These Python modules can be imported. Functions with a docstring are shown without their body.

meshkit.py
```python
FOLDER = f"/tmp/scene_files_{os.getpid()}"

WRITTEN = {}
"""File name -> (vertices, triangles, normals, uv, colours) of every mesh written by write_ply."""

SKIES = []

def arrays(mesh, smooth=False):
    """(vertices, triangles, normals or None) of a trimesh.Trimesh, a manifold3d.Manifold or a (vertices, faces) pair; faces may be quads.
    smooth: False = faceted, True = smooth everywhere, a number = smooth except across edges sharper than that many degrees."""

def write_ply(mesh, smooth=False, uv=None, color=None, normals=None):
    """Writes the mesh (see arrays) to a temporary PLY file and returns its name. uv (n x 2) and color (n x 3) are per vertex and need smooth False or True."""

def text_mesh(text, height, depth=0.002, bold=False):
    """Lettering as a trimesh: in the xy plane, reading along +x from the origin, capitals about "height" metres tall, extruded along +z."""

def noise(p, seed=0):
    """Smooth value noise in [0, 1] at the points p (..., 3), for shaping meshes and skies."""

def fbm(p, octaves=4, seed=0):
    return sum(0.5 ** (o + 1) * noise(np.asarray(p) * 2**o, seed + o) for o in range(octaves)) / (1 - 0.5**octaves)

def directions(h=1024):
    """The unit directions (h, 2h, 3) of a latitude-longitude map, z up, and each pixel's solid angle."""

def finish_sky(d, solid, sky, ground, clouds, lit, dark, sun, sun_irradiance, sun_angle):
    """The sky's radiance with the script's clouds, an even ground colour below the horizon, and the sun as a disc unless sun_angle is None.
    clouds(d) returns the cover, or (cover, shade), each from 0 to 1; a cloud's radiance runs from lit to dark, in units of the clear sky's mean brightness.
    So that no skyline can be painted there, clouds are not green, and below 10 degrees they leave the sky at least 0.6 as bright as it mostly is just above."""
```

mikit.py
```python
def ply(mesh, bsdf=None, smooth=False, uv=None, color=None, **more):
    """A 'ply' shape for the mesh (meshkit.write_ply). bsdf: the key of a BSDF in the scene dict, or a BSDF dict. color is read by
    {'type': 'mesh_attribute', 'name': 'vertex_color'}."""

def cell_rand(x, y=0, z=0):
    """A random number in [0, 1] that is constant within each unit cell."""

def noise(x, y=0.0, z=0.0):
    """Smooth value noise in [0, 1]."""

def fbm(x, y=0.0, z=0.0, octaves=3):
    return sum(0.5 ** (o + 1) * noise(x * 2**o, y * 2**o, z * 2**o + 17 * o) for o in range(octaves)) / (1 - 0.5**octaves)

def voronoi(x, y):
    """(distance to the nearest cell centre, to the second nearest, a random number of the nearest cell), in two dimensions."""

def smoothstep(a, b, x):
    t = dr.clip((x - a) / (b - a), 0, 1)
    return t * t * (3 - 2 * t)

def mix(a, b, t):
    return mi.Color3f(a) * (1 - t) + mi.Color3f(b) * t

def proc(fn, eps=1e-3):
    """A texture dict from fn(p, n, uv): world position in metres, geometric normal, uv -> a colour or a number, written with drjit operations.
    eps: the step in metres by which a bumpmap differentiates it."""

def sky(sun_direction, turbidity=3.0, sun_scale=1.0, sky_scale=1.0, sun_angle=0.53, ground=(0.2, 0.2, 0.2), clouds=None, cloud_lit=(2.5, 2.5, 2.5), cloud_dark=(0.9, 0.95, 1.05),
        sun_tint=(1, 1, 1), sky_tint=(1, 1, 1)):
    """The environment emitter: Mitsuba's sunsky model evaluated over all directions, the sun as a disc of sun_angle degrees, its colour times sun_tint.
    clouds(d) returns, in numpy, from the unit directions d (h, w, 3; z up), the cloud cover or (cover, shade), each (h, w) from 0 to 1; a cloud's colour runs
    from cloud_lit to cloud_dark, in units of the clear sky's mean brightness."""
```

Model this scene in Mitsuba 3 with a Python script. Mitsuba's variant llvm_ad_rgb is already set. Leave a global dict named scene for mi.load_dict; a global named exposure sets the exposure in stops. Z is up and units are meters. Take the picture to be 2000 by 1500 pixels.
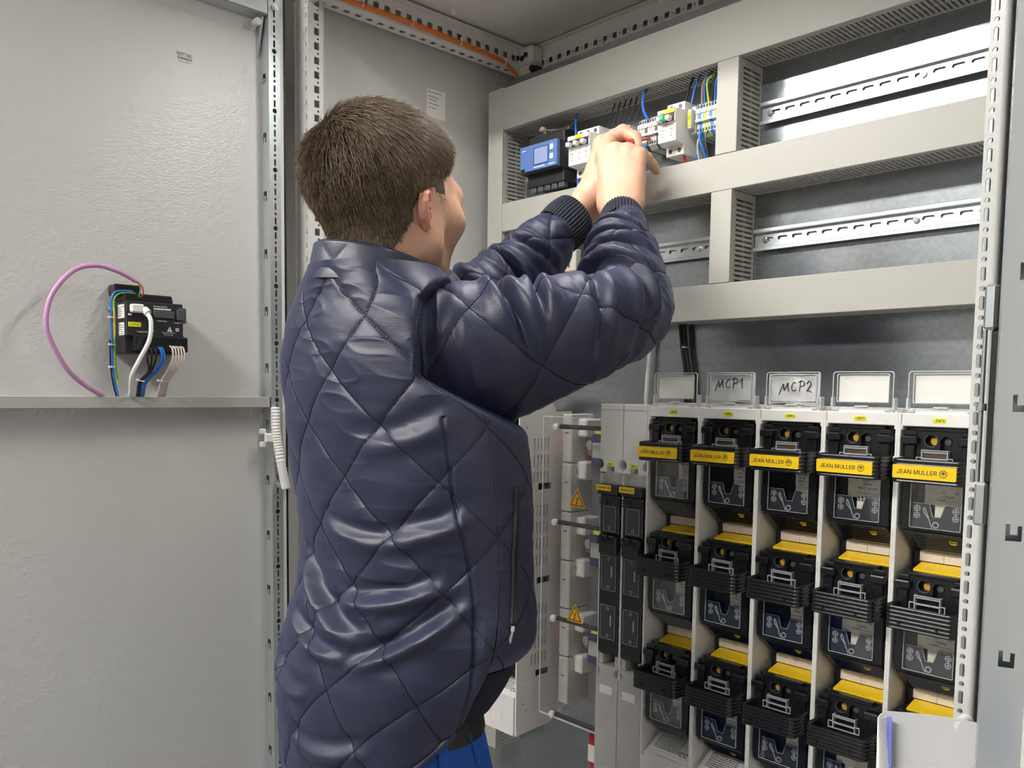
import math, numpy as np, trimesh, manifold3d as m3, mitsuba as mi, drjit as dr, mikit, meshkit
import shapely.geometry as sg, shapely.affinity as sa
from shapely.ops import unary_union
from mikit import noise, fbm, smoothstep, mix, cell_rand, proc

T = mi.ScalarTransform4f
scene, labels = {}, {}

# ---------------------------------------------------------------- camera, light, exposure
exposure = 0.74
LAMP = 76.0
EYE = np.array([0.8370, -1.0655, 1.37])
RIGHT, DOWN, FWD = np.array([[0.685036, 0.728396, 0.012857], [0.063525, -0.042145, -0.997090], [-0.725734, 0.683859, -0.075142]])
scene['camera'] = {'type': 'perspective', 'fov': 2 * math.degrees(math.atan(1000 / 1648.9)), 'fov_axis': 'x', 'near_clip': 0.02,
                   'principal_point_offset_y': -(886.7 - 750) / 1500,
                   'to_world': T().look_at(EYE.tolist(), (EYE + FWD).tolist(), (-DOWN).tolist())}

def panel_lamp(key, x0, x1, y0, y1, z, power, label):
    v = np.array([[x0, y0, z], [x1, y0, z], [x1, y1, z], [x0, y1, z]])
    scene[key + '__diffuser'] = {**mikit.ply((v, np.array([[0, 2, 1], [0, 3, 2]]))), 'emitter': {'type': 'area', 'radiance': {'type': 'rgb', 'value': power}}}
    labels[key] = {'label': label, 'category': 'ceiling light'}

panel_lamp('ceiling_light', -1.7, 0.5, -2.45, -2.10, 2.86, [41.0, 40.0, 37.8], 'long white ceiling light panel on the room ceiling left of the camera')
panel_lamp('ceiling_light_001', 1.3, 3.2, -2.2, -1.9, 2.86, [4.5, 4.4, 4.2], 'long white ceiling light panel on the room ceiling right of the camera')
panel_lamp('ceiling_light_002', 1.4, 3.0, 0.3, 0.6, 2.86, [1.0, 0.98, 0.95], 'white ceiling light panel above the right side of the open cabinet')

# ---------------------------------------------------------------- materials
def rgb(*c): return {'type': 'rgb', 'value': [float(x) for x in c]}
def mat(name, color, rough=0.5, metal=0.0, spec=0.5, bump=None, bump_scale=1.0, eps=1e-3, rough_tex=None, **more):
    b = {'type': 'principled', 'base_color': color if isinstance(color, dict) else rgb(*color), 'roughness': rough_tex or rough, 'metallic': metal, 'specular': spec, **more}
    b = {'type': 'twosided', 'bsdf': b}
    if bump: b = {'type': 'bumpmap', 'scale': bump_scale, 'texture': proc(bump, eps), 'bsdf': b}
    scene['mat_' + name] = b
    return 'mat_' + name

def peel(p, n, uv): return fbm(p.x * 420, p.y * 420, p.z * 420, 2)
def brushed(p, n, uv): return noise(p.x * 30, p.y * 300, p.z * 900)
def galv_color(p, n, uv):
    a = noise(p.x * 160, p.y * 160, p.z * 160); b = fbm(p.x * 500, p.y * 500, p.z * 500, 2)
    return mix((0.32, 0.35, 0.38), (0.46, 0.49, 0.52), a * 0.4 + b * 0.6)
def galv_rough(p, n, uv): return 0.20 + 0.08 * noise(p.x * 14, p.y * 14, p.z * 5)
def galv_bump(p, n, uv): return fbm(p.x * 60, p.y * 60, p.z * 25, 2)

PAINT = mat('grey_paint', (0.585, 0.578, 0.555), 0.33, bump=peel, bump_scale=0.0005, eps=4e-4)
FRAME = mat('frame_paint', (0.64, 0.635, 0.61), 0.35)
GALV = mat('galvanised', proc(galv_color), 0.3, 0.92, 0.5, rough_tex=proc(galv_rough), bump=galv_bump, bump_scale=0.00006, eps=1e-3)
ZINC = mat('zinc', (0.60, 0.64, 0.66), 0.34, 0.85)
STEEL = mat('steel', (0.72, 0.73, 0.74), 0.22, 1.0)
DUCT = mat('duct_grey', (0.41, 0.40, 0.365), 0.5)
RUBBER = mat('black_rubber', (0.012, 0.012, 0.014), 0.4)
BLACKP = mat('black_plastic', (0.0105, 0.0110, 0.0125), 0.27)
BLACKM = mat('matt_black_plastic', (0.014, 0.0145, 0.016), 0.45)
DARKG = mat('dark_grey_plastic', (0.075, 0.080, 0.088), 0.3)
SMOKE = mat('smoke_plastic', (0.040, 0.044, 0.052), 0.16)
WHITEP = mat('white_plastic', (0.79, 0.775, 0.745), 0.4)
LIGHTG = mat('light_grey_plastic', (0.50, 0.49, 0.455), 0.42)
CREAM = mat('cream_plastic', (0.76, 0.68, 0.58), 0.45)
YELLOW = mat('yellow_plastic', (0.93, 0.60, 0.012), 0.36)
TAGY = mat('yellow_tag', (0.83, 0.78, 0.02), 0.5)
SIGN = mat('sign_orange', (0.80, 0.40, 0.02), 0.5)
PAPER = mat('paper', (0.84, 0.83, 0.79), 0.7)
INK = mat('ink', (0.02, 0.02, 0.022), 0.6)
INKG = mat('grey_ink', (0.16, 0.15, 0.15), 0.6)
def foil_c(p, n, uv): return mix((0.66, 0.66, 0.66), (0.86, 0.86, 0.87), noise(p.x * 60, p.y * 60, p.z * 40))
def foil_b(p, n, uv): return fbm(p.x * 70, p.y * 70, p.z * 55, 3)
FOIL = mat('silver_foil', proc(foil_c), 0.36, 0.2, bump=foil_b, bump_scale=0.0016, eps=1e-3)
FUSE = mat('fuse_label', (0.72, 0.68, 0.56), 0.4)
EDGE = mat('clear_plastic_edge', (0.62, 0.64, 0.64), 0.2)
EDGED = mat('clear_window_edge', (0.40, 0.42, 0.44), 0.2)
GLOSS = mat('gloss_black_plastic', (0.012, 0.012, 0.013), 0.11, spec=0.8)
COPPER = mat('copper', (0.50, 0.20, 0.12), 0.45, 0.35)
PINK = mat('pink_sheath', (0.52, 0.27, 0.47), 0.45)
WHITEC = mat('white_sheath', (0.72, 0.71, 0.68), 0.42)
CREAMC = mat('ivory_sheath', (0.66, 0.58, 0.52), 0.45)
BLUEC = mat('blue_sheath', (0.02, 0.16, 0.62), 0.4)
BLACKC = mat('black_sheath', (0.012, 0.012, 0.013), 0.4)
GREENC = mat('green_sheath', (0.03, 0.30, 0.05), 0.4)
REDC = mat('red_sheath', (0.60, 0.03, 0.035), 0.4)
BROWNC = mat('brown_sheath', (0.42, 0.22, 0.13), 0.45)
ORANGEC = mat('orange_sheath', (0.72, 0.17, 0.02), 0.45)
def gy(p, n, uv): return mix((0.75, 0.60, 0.03), (0.13, 0.42, 0.02), smoothstep(0.35, 0.45, p.z * 9 - dr.floor(p.z * 9)))
GYC = mat('green_yellow_sheath', proc(gy), 0.4)
YELC = mat('lime_sheath', (0.50, 0.60, 0.03), 0.4)
BLUEP = mat('blue_plastic', (0.10, 0.20, 0.48), 0.35)
LCD = mat('display', (0.30, 0.36, 0.58), 0.15)
NAVYP = mat('navy_plastic', (0.02, 0.03, 0.12), 0.4)
GREENP = mat('green_plastic', (0.05, 0.55, 0.22), 0.4)
REDP = mat('red_plastic', (0.55, 0.02, 0.03), 0.35)
ORANGEP = mat('orange_plastic', (0.80, 0.16, 0.02), 0.4)
WALLP = mat('room_wall', (0.36, 0.355, 0.34), 0.8)
FLOORP = mat('room_floor', (0.20, 0.195, 0.19), 0.6)
scene['mat_pane'] = {'type': 'thindielectric', 'int_ior': 1.49}
PANE = 'mat_pane'

# ---------------------------------------------------------------- mesh helpers
class MB:
    """Collects pieces of one mesh."""
    def __init__(s): s.v, s.f, s.n = [], [], 0
    def add(s, v, f):
        v, f = np.asarray(v, float), np.asarray(f, int)
        s.v.append(v); s.f.append(f + s.n); s.n += len(v)
        return s
    def box(s, x0, x1, y0, y1, z0, z1, c=0.0):
        if c <= 0:
            v = [[x, y, z] for x in (x0, x1) for y in (y0, y1) for z in (z0, z1)]
            return s.add(v, [[0, 1, 3], [0, 3, 2], [4, 6, 7], [4, 7, 5], [0, 4, 5], [0, 5, 1], [2, 3, 7], [2, 7, 6], [0, 2, 6], [0, 6, 4], [1, 5, 7], [1, 7, 3]])
        m, h = np.array([x0 + x1, y0 + y1, z0 + z1]) / 2, np.array([x1 - x0, y1 - y0, z1 - z0]) / 2
        c = min(c, 0.45 * 2 * h.min())
        pts = []
        for k in range(3):
            e = h - c; e[k] = h[k]
            pts += [m + e * np.array(q) for q in np.ndindex(2, 2, 2) for q in [np.array(q) * 2 - 1]]
        return s.man(m3.Manifold.hull_points(np.array(pts)))
    def man(s, man):
        q = man.to_mesh()
        return s.add(q.vert_properties[:, :3], q.tri_verts)
    def cyl(s, p0, p1, r, n=16, r1=None, caps=True):
        p0, p1 = np.array(p0, float), np.array(p1, float)
        d = (p1 - p0) / np.linalg.norm(p1 - p0)
        a = np.cross(d, [0, 0, 1.0] if abs(d[2]) < 0.9 else [1.0, 0, 0]); a /= np.linalg.norm(a); b = np.cross(d, a)
        t = np.arange(n) * 2 * np.pi / n
        ring = np.cos(t)[:, None] * a + np.sin(t)[:, None] * b
        v = np.vstack([p0 + ring * r, p1 + ring * (r if r1 is None else r1), [p0, p1]])
        i = np.arange(n); j = (i + 1) % n
        f = [np.stack([i, j, j + n], 1), np.stack([i, j + n, i + n], 1)]
        if caps: f += [np.stack([j, i, i * 0 + 2 * n], 1), np.stack([i + n, j + n, i * 0 + 2 * n + 1], 1)]
        return s.add(v, np.vstack(f))
    def tube(s, pts, r, n=8, closed=False, smooth=0):
        p = np.asarray(pts, float)
        if smooth: p = spline(p, smooth)
        t = np.gradient(p, axis=0)
        if closed: t = np.roll(p, -1, 0) - np.roll(p, 1, 0)
        t /= np.linalg.norm(t, axis=1, keepdims=True) + 1e-12
        a = np.cross(t[0], [0, 0, 1.0] if abs(t[0][2]) < 0.9 else [1.0, 0, 0])
        A = []
        for k in range(len(p)):
            a = a - t[k] * (a @ t[k]); a = a / np.linalg.norm(a); A.append(a)
        A = np.array(A); B = np.cross(t, A)
        ang = np.arange(n) * 2 * np.pi / n
        rr = np.broadcast_to(r, (len(p),))[:, None, None]
        v = p[:, None] + rr * (np.cos(ang)[None, :, None] * A[:, None] + np.sin(ang)[None, :, None] * B[:, None])
        m = len(p); f = []
        ks = np.arange(m if closed else m - 1); i = np.arange(n); j = (i + 1) % n
        for k in ks:
            q = (k + 1) % m
            f.append(np.stack([k * n + i, k * n + j, q * n + j], 1)); f.append(np.stack([k * n + i, q * n + j, q * n + i], 1))
        v = v.reshape(-1, 3)
        if not closed:
            v = np.vstack([v, p[:1], p[-1:]])
            f.append(np.stack([j, i, i * 0 + m * n], 1)); f.append(np.stack([(m - 1) * n + i, (m - 1) * n + j, i * 0 + m * n + 1], 1))
        return s.add(v, np.vstack(f))
    def ext(s, poly, plane, a, b):
        """Extrudes a shapely polygon given in PLANE ('xy', 'xz' or 'yz') from a to b along the third axis."""
        for g in getattr(poly, 'geoms', [poly]):
            if g.geom_type != 'Polygon' or g.area < 1e-9: continue
            m = trimesh.creation.extrude_polygon(g, abs(b - a), engine='earcut')
            v, f = np.array(m.vertices), np.array(m.faces)
            w = min(a, b) + v[:, 2]
            if plane == 'xy': v = np.stack([v[:, 0], v[:, 1], w], 1)
            elif plane == 'yz': v = np.stack([w, v[:, 0], v[:, 1]], 1)
            else: v = np.stack([v[:, 0], w, v[:, 1]], 1); f = f[:, ::-1]
            s.add(v, f)
        return s
    def text(s, txt, h, at, u=(1, 0, 0), w=(0, 0, 1), depth=0.0004, bold=False, center=True, stretch=1.0):
        """Lettering: u = reading direction, w = up, at = centre (or start of the base line)."""
        m = meshkit.text_mesh(txt, h, depth, bold)
        v = np.array(m.vertices); v[:, 0] *= stretch
        if center: v[:, :2] -= (v[:, :2].max(0) + v[:, :2].min(0)) / 2
        u, w = np.array(u, float), np.array(w, float); n = np.cross(u, w)
        return s.add(np.array(at) + v[:, :1] * u + v[:, 1:2] * w + v[:, 2:3] * n, m.faces)
    def get(s): return np.vstack(s.v), np.vstack(s.f)

def sheet(rows, t):
    """A thin bent sheet with thickness t (m) from a grid of points rows[i][j]."""
    g = np.array(rows, float); a, c = g.shape[:2]
    du, dv = np.gradient(g, axis=0), np.gradient(g, axis=1)
    n = np.cross(du, dv); n /= np.linalg.norm(n, axis=2, keepdims=True)
    v = np.concatenate([(g + n * t / 2).reshape(-1, 3), (g - n * t / 2).reshape(-1, 3)])
    i, j = np.meshgrid(np.arange(a - 1), np.arange(c - 1), indexing='ij'); q = (i * c + j).ravel(); m = a * c
    top = np.vstack([np.stack([q, q + c, q + c + 1], 1), np.stack([q, q + c + 1, q + 1], 1)])
    ring = np.concatenate([np.arange(c), np.arange(1, a) * c + c - 1, (a - 1) * c + np.arange(c - 2, -1, -1), np.arange(a - 2, 0, -1) * c])
    nx = np.roll(ring, -1)
    side = np.vstack([np.stack([ring, nx, nx + m], 1), np.stack([ring, nx + m, ring + m], 1)])
    return v, np.vstack([top, top[:, ::-1] + m, side])
def spline(p, per=8):
    """Catmull-Rom through the points."""
    p = np.asarray(p, float); q = np.vstack([2 * p[0] - p[1], p, 2 * p[-1] - p[-2]]); out = []
    t = np.arange(per)[:, None] / per
    for i in range(1, len(q) - 2):
        a, b, c, d = q[i - 1:i + 3]
        out.append(0.5 * (2 * b + (c - a) * t + (2 * a - 5 * b + 4 * c - d) * t**2 + (3 * b - a - 3 * c + d) * t**3))
    return np.vstack(out + [p[-1:]])

def rect(x0, x1, y0, y1, r=0.0):
    b = sg.box(x0 + r, y0 + r, x1 - r, y1 - r)
    return b.buffer(r, quad_segs=4) if r else b
def disc(x, y, r, q=6): return sg.Point(x, y).buffer(r, quad_segs=q)
def slot(x, y, w, h): return rect(x - w / 2, x + w / 2, y - h / 2, y + h / 2, min(w, h) / 2.01)

used = set()
def free(key):
    """KEY, or KEY with the next free three-digit number."""
    k, n = key, 0
    while k in used: n += 1; k = f'{key}_{n:03d}'
    used.add(k)
    return k
def put(key, mb, material, smooth=35, **more):
    key = free(key)
    scene[key] = mikit.ply(mb.get() if isinstance(mb, MB) else mb, material, smooth=smooth, **more)
    return key
def thing(name, label, category=None, group=None, kind=None):
    """A thing whose parts follow under its key."""
    key = free(name)
    labels[key] = {'label': label, **({'category': category} if category else {}), **({'group': group} if group else {}), **({'kind': kind} if kind else {})}
    return key
def solo(name, mb, material, label, category=None, group=None, kind=None, smooth=35, **more):
    """A thing that is one mesh."""
    key = thing(name, label, category, group, kind)
    scene[key] = mikit.ply(mb.get() if isinstance(mb, MB) else mb, material, smooth=smooth, **more)
    return key
def clone(src, dst, offset):
    """Copies the parts of SRC under DST, moved by OFFSET."""
    for key in [k for k in scene if k.startswith(src + '__')]:
        scene[dst + key[len(src):]] = {**scene[key], 'to_world': T().translate(list(offset))}
        used.add(dst + key[len(src):])

# ---------------------------------------------------------------- the room and the cabinet shell
RZ = 2.105
def wall(name, box, material, label): solo(name, MB().box(*box), material, label, kind='structure', smooth=False)
wall('floor', (-4, 4.5, -4, 1.2, -0.1, 0), FLOORP, 'grey floor of the room')
wall('wall_far', (-4, 4.5, 1.2, 1.3, 0, 2.9), WALLP, 'white room wall behind the cabinet')
wall('wall_near', (-4, 4.5, -4.1, -4, 0, 2.9), WALLP, 'white room wall behind the camera')
wall('wall_west', (-4.1, -4, -4, 1.2, 0, 2.9), WALLP, 'white room wall beyond the left door')
wall('wall_east', (4.5, 4.6, -4, 1.2, 0, 2.9), WALLP, 'white room wall to the right')
wall('ceiling', (-4, 4.5, -4, 1.2, 2.9, 3.0), WALLP, 'white room ceiling')
wall('wall_left', (-0.582, -0.575, -0.275, 0.305, 0.02, RZ), PAINT, 'light grey textured side wall inside the cabinet, left')
wall('wall_right', (0.616, 0.622, -0.27, 0.305, 0.02, RZ), PAINT, 'light grey side wall inside the cabinet, right')
wall('wall_back', (-0.575, 0.616, 0.298, 0.305, 0.02, RZ), PAINT, 'light grey rear wall of the cabinet')
wall('wall_roof', (-0.582, 0.622, -0.285, 0.305, RZ, RZ + 0.012), PAINT, 'grey roof sheet of the cabinet seen from below')
wall('wall_base', (-0.575, 0.616, -0.27, 0.298, 0.02, 0.06), PAINT, 'base plate of the cabinet')
k = thing('roof_bolt', 'small white bolt hanging from the cabinet roof', 'bolt')
put(k + '__shaft', MB().cyl((-0.472, -0.001, RZ), (-0.472, -0.001, RZ - 0.016), 0.004), FRAME)
put(k + '__head', MB().cyl((-0.472, -0.001, RZ), (-0.472, -0.001, RZ - 0.006), 0.0075, 6), FRAME)

# frame rails: the holes are cut through, plain walls of the profile stand behind them
def punched(length, width, z0, rows):
    """A strip polygon (u across, v along) with holes: rows = (cut-out polygon function of v, pitch, first)."""
    holes = [fn(z0 + off + k * pitch) for fn, pitch, off in rows for k in range(int((length - off - 0.008) / pitch) + 1)]
    return rect(0, width, z0, z0 + length).difference(unary_union(holes))
def sq(u, w=0.0104, h=0.0124): return lambda v: rect(u - w / 2, u + w / 2, v - h / 2, v + h / 2, 0.0009)
def rd(u, r=0.0021): return lambda v: disc(u, v, r, 3)
def sl(u, w, h): return lambda v: slot(u, v, w, h)
Z0, ZH = 0.065, 1.995

k = thing('frame_upright', 'white front upright of the cabinet frame with square holes, left of the man', 'cabinet frame')
p = punched(ZH, 0.030, Z0, [(sq(0.0165), 0.025, 0.0105), (rd(0.019), 0.025, 0.023)])
put(k + '__side_face', MB().ext(sa.translate(p, -0.278, 0), 'yz', -0.5375, -0.536), FRAME, False)
q = punched(ZH, 0.046, Z0, [(sl(0.0405, 0.0034, 0.010), 0.025, 0.0105), (rd(0.0405, 0.0012), 0.025, 0.023), (rd(0.022, 0.0016), 0.2, 0.16)])
put(k + '__front_face', MB().ext(sa.translate(q, -0.582, 0), 'xz', -0.2795, -0.278), FRAME, False)
put(k + '__inner_walls', MB().box(-0.5805, -0.5375, -0.2465, -0.245, Z0, 2.06).box(-0.582, -0.5805, -0.278, -0.245, Z0, 2.06), FRAME, False)

k = thing('frame_upright', 'white right-hand front upright of the cabinet frame with slots and round holes', 'cabinet frame')
p = punched(ZH, 0.0105, Z0, [(sl(0.0052, 0.0042, 0.0125), 0.025, 0.0105), (rd(0.0052, 0.0023), 0.025, 0.023)])
put(k + '__front_face', MB().ext(sa.translate(p, 0.5715, 0), 'xz', -0.2635, -0.262), FRAME, False)
put(k + '__edge', MB().tube([(0.5825, -0.2585, Z0), (0.5825, -0.2585, Z0 + ZH)], 0.005, 12), FRAME)
put(k + '__back_face', MB().box(0.5715, 0.575, -0.255, -0.225, Z0, 2.06).box(0.578, 0.592, -0.252, -0.232, Z0, 2.06), ZINC, False)
put(k + '__side_gasket', MB().box(0.589, 0.600, -0.252, -0.225, Z0, 2.06).box(0.5985, 0.614, -0.279, -0.25, Z0, 2.06), RUBBER, False)

# rear left upright, only its top shows above the ducts
k = thing('frame_upright', 'short visible piece of the rear left frame upright under the corner joint', 'cabinet frame')
p = punched(ZH, 0.030, Z0, [(sq(0.015), 0.025, 0.0105)])
put(k + '__front_face', MB().ext(sa.translate(p, -0.507, 0), 'xz', 0.246, 0.2475), FRAME, False)
put(k + '__inner_walls', MB().box(-0.507, -0.477, 0.275, 0.277, Z0, 2.06).box(-0.507, -0.5055, 0.2475, 0.275, Z0, 2.06).box(-0.4785, -0.477, 0.2475, 0.275, Z0, 2.06), FRAME, False)
# depth rail, top left: the hole strips lie along y
def along_y(poly, plane, a, b):   # polygon u across, v along y
    v = sa.affine_transform(poly, [0, 1, 1, 0, 0, 0]) if plane == 'yz' else poly
    return MB().ext(v, plane, a, b)
k = thing('frame_rail', 'white perforated depth rail at the top left under the cabinet roof', 'cabinet frame')
p = punched(0.53, 0.044, -0.28, [(sq(0.019, 0.0115, 0.0125), 0.025, 0.0085)])
put(k + '__side_face', along_y(sa.translate(p, 2.058, 0), 'yz', -0.5215, -0.52), FRAME, False)
p = punched(0.53, 0.034, -0.28, [(sq(0.013, 0.010, 0.0125), 0.025, 0.0085)])
put(k + '__bottom_face', along_y(sa.translate(p, -0.555, 0), 'xy', 2.0565, 2.058), FRAME, False)
put(k + '__inner_walls', MB().box(-0.556, -0.555, -0.28, 0.25, 2.0565, 2.1).box(-0.556, -0.513, -0.28, 0.25, 2.1005, 2.1025), FRAME, False)
put(k + '__lip', MB().box(-0.52, -0.506, -0.28, 0.25, 2.098, 2.0995), FRAME, False)
# width rail, top rear
k = thing('frame_rail', 'white perforated width rail at the top rear under the cabinet roof', 'cabinet frame')
def along_x(poly, plane, a, b):
    return MB().ext(sa.affine_transform(poly, [0, 1, 1, 0, 0, 0]), plane, a, b)
p = punched(1.1, 0.044, -0.52, [(sq(0.011, 0.0105, 0.0105), 0.025, 0.0145), (rd(0.011, 0.0018), 0.025, 0.027)])
put(k + '__front_face', along_x(sa.translate(p, 2.0575, 0), 'xz', 0.25, 0.2515), FRAME, False)
p = punched(1.1, 0.032, -0.52, [(sq(0.016, 0.010, 0.012), 0.025, 0.0145)])
put(k + '__bottom_face', along_x(sa.translate(p, 0.251, 0), 'xy', 2.0565, 2.0575), FRAME, False)
put(k + '__inner_walls', MB().box(-0.52, 0.58, 0.2815, 0.283, 2.0565, 2.1).box(-0.52, 0.58, 0.238, 0.283, 2.1005, 2.1025), FRAME, False)
k = thing('corner_joint', 'white frame corner joint with dark bolts under the rear left roof corner', 'cabinet frame')
put(k + '__body', MB().box(-0.535, -0.477, 0.215, 0.249, 2.062, 2.098, 0.004).box(-0.525, -0.487, 0.222, 0.248, 2.040, 2.064, 0.003), FRAME)
b = MB()
for x, y, z in ((-0.519, 0.2145, 2.078), (-0.505, 0.2145, 2.074), (-0.494, 0.2145, 2.079)): b.cyl((x, y + 0.004, z), (x, y - 0.003, z), 0.0055, 6)
put(k + '__bolts', b, BLACKM)
k = solo('earth_clamp', MB().box(-0.474, -0.452, 0.205, 0.225, 2.032, 2.047, 0.004).cyl((-0.462, 0.205, 2.04), (-0.462, 0.198, 2.04), 0.006), RUBBER, 'black clamp tucked under the rear rail beside the corner joint', 'clamp')
solo('mounting_plate', MB().box(-0.53, 0.585, 0.2, 0.203, 0.12, 2.03), GALV, 'bright galvanised steel mounting plate that fills the back of the cabinet', 'mounting plate', smooth=False)

# cabinet lamp on the front top rail, just above the picture
tag_key = thing('cabinet_lamp', 'slim white LED lamp bar on the front top rail inside the cabinet', 'lamp')
put(tag_key + '__housing', MB().box(-0.24, 0.26, -0.262, -0.232, 2.034, 2.052), WHITEP, False)
LZ = 2.0335
v = np.array([[-0.23, -0.258, LZ], [0.25, -0.258, LZ], [0.25, -0.236, LZ], [-0.23, -0.236, LZ]])
scene[tag_key + '__diffuser'] = {**mikit.ply((v, np.array([[0, 2, 1], [0, 3, 2]]))), 'emitter': {'type': 'area', 'radiance': rgb(LAMP * 1.0, LAMP * 0.98, LAMP * 0.93)}}
solo('frame_rail', MB().box(-0.575, 0.612, -0.279, -0.263, 2.05, 2.1), FRAME, 'white width rail at the top front of the cabinet above the picture', 'cabinet frame', smooth=False)

# ---------------------------------------------------------------- left door
D = thing('door_1', 'light grey open cabinet door on the left with a perforated tubular frame', kind='structure')
put(D + '__panel', MB().box(-0.597, -0.577, -0.95, -0.312, 0.05, 2.10, 0.003), PAINT)
p = punched(2.0, 0.021, 0.07, [(sl(0.0105, 0.0034, 0.0122), 0.025, 0.0152), (rd(0.0105, 0.0022), 0.025, 0.0277), (rd(0.0105, 0.0042), 0.1, 0.0777)])
put(D + '__frame_strip', MB().ext(sa.translate(p, -0.3495, 0), 'yz', -0.5465, -0.545), ZINC, False)
def hook(v): return unary_union([rect(0.009, 0.020, v - 0.001, v + 0.007), rect(0.009, 0.0115, v - 0.010, v + 0.007), rect(0.0165, 0.020, v - 0.010, v + 0.007)])
q = punched(2.0, 0.031, 0.07, [(hook, 0.1, 0.035)])
put(D + '__frame_side', MB().ext(sa.translate(q, -0.5765, 0), 'xz', -0.3495, -0.348), ZINC, False)
put(D + '__frame_back', MB().box(-0.577, -0.545, -0.3300, -0.3285, 0.07, 2.07), ZINC, False)
put(D + '__edge', MB().box(-0.562, -0.545, -0.3285, -0.3225, 0.07, 2.09), FRAME, False)
put(D + '__gasket', MB().box(-0.575, -0.552, -0.322, -0.3145, 0.07, 2.09), RUBBER, False).replace('x', 'x')
put(D + '__top_rail', MB().box(-0.577, -0.545, -0.95, -0.3495, 2.005, 2.045, 0.002), ZINC)
put(D + '__screw', MB().cyl((-0.545, -0.339, 2.0195), (-0.540, -0.339, 2.0195), 0.0055, 8).cyl((-0.54, -0.339, 2.0195), (-0.538, -0.339, 2.0195), 0.0035, 6), STEEL)
put(D + '__screw', MB().cyl((-0.545, -0.339, 1.197), (-0.540, -0.339, 1.197), 0.0055, 8).cyl((-0.54, -0.339, 1.197), (-0.538, -0.339, 1.197), 0.0035, 6), STEEL)
put(D + '__stud', MB().cyl((-0.577, -0.366, 1.992), (-0.556, -0.366, 1.992), 0.0042, 12).cyl((-0.577, -0.366, 1.992), (-0.572, -0.366, 1.992), 0.0075, 14).cyl((-0.562, -0.366, 1.992), (-0.549, -0.366, 1.992), 0.0062, 14), FRAME)
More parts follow.
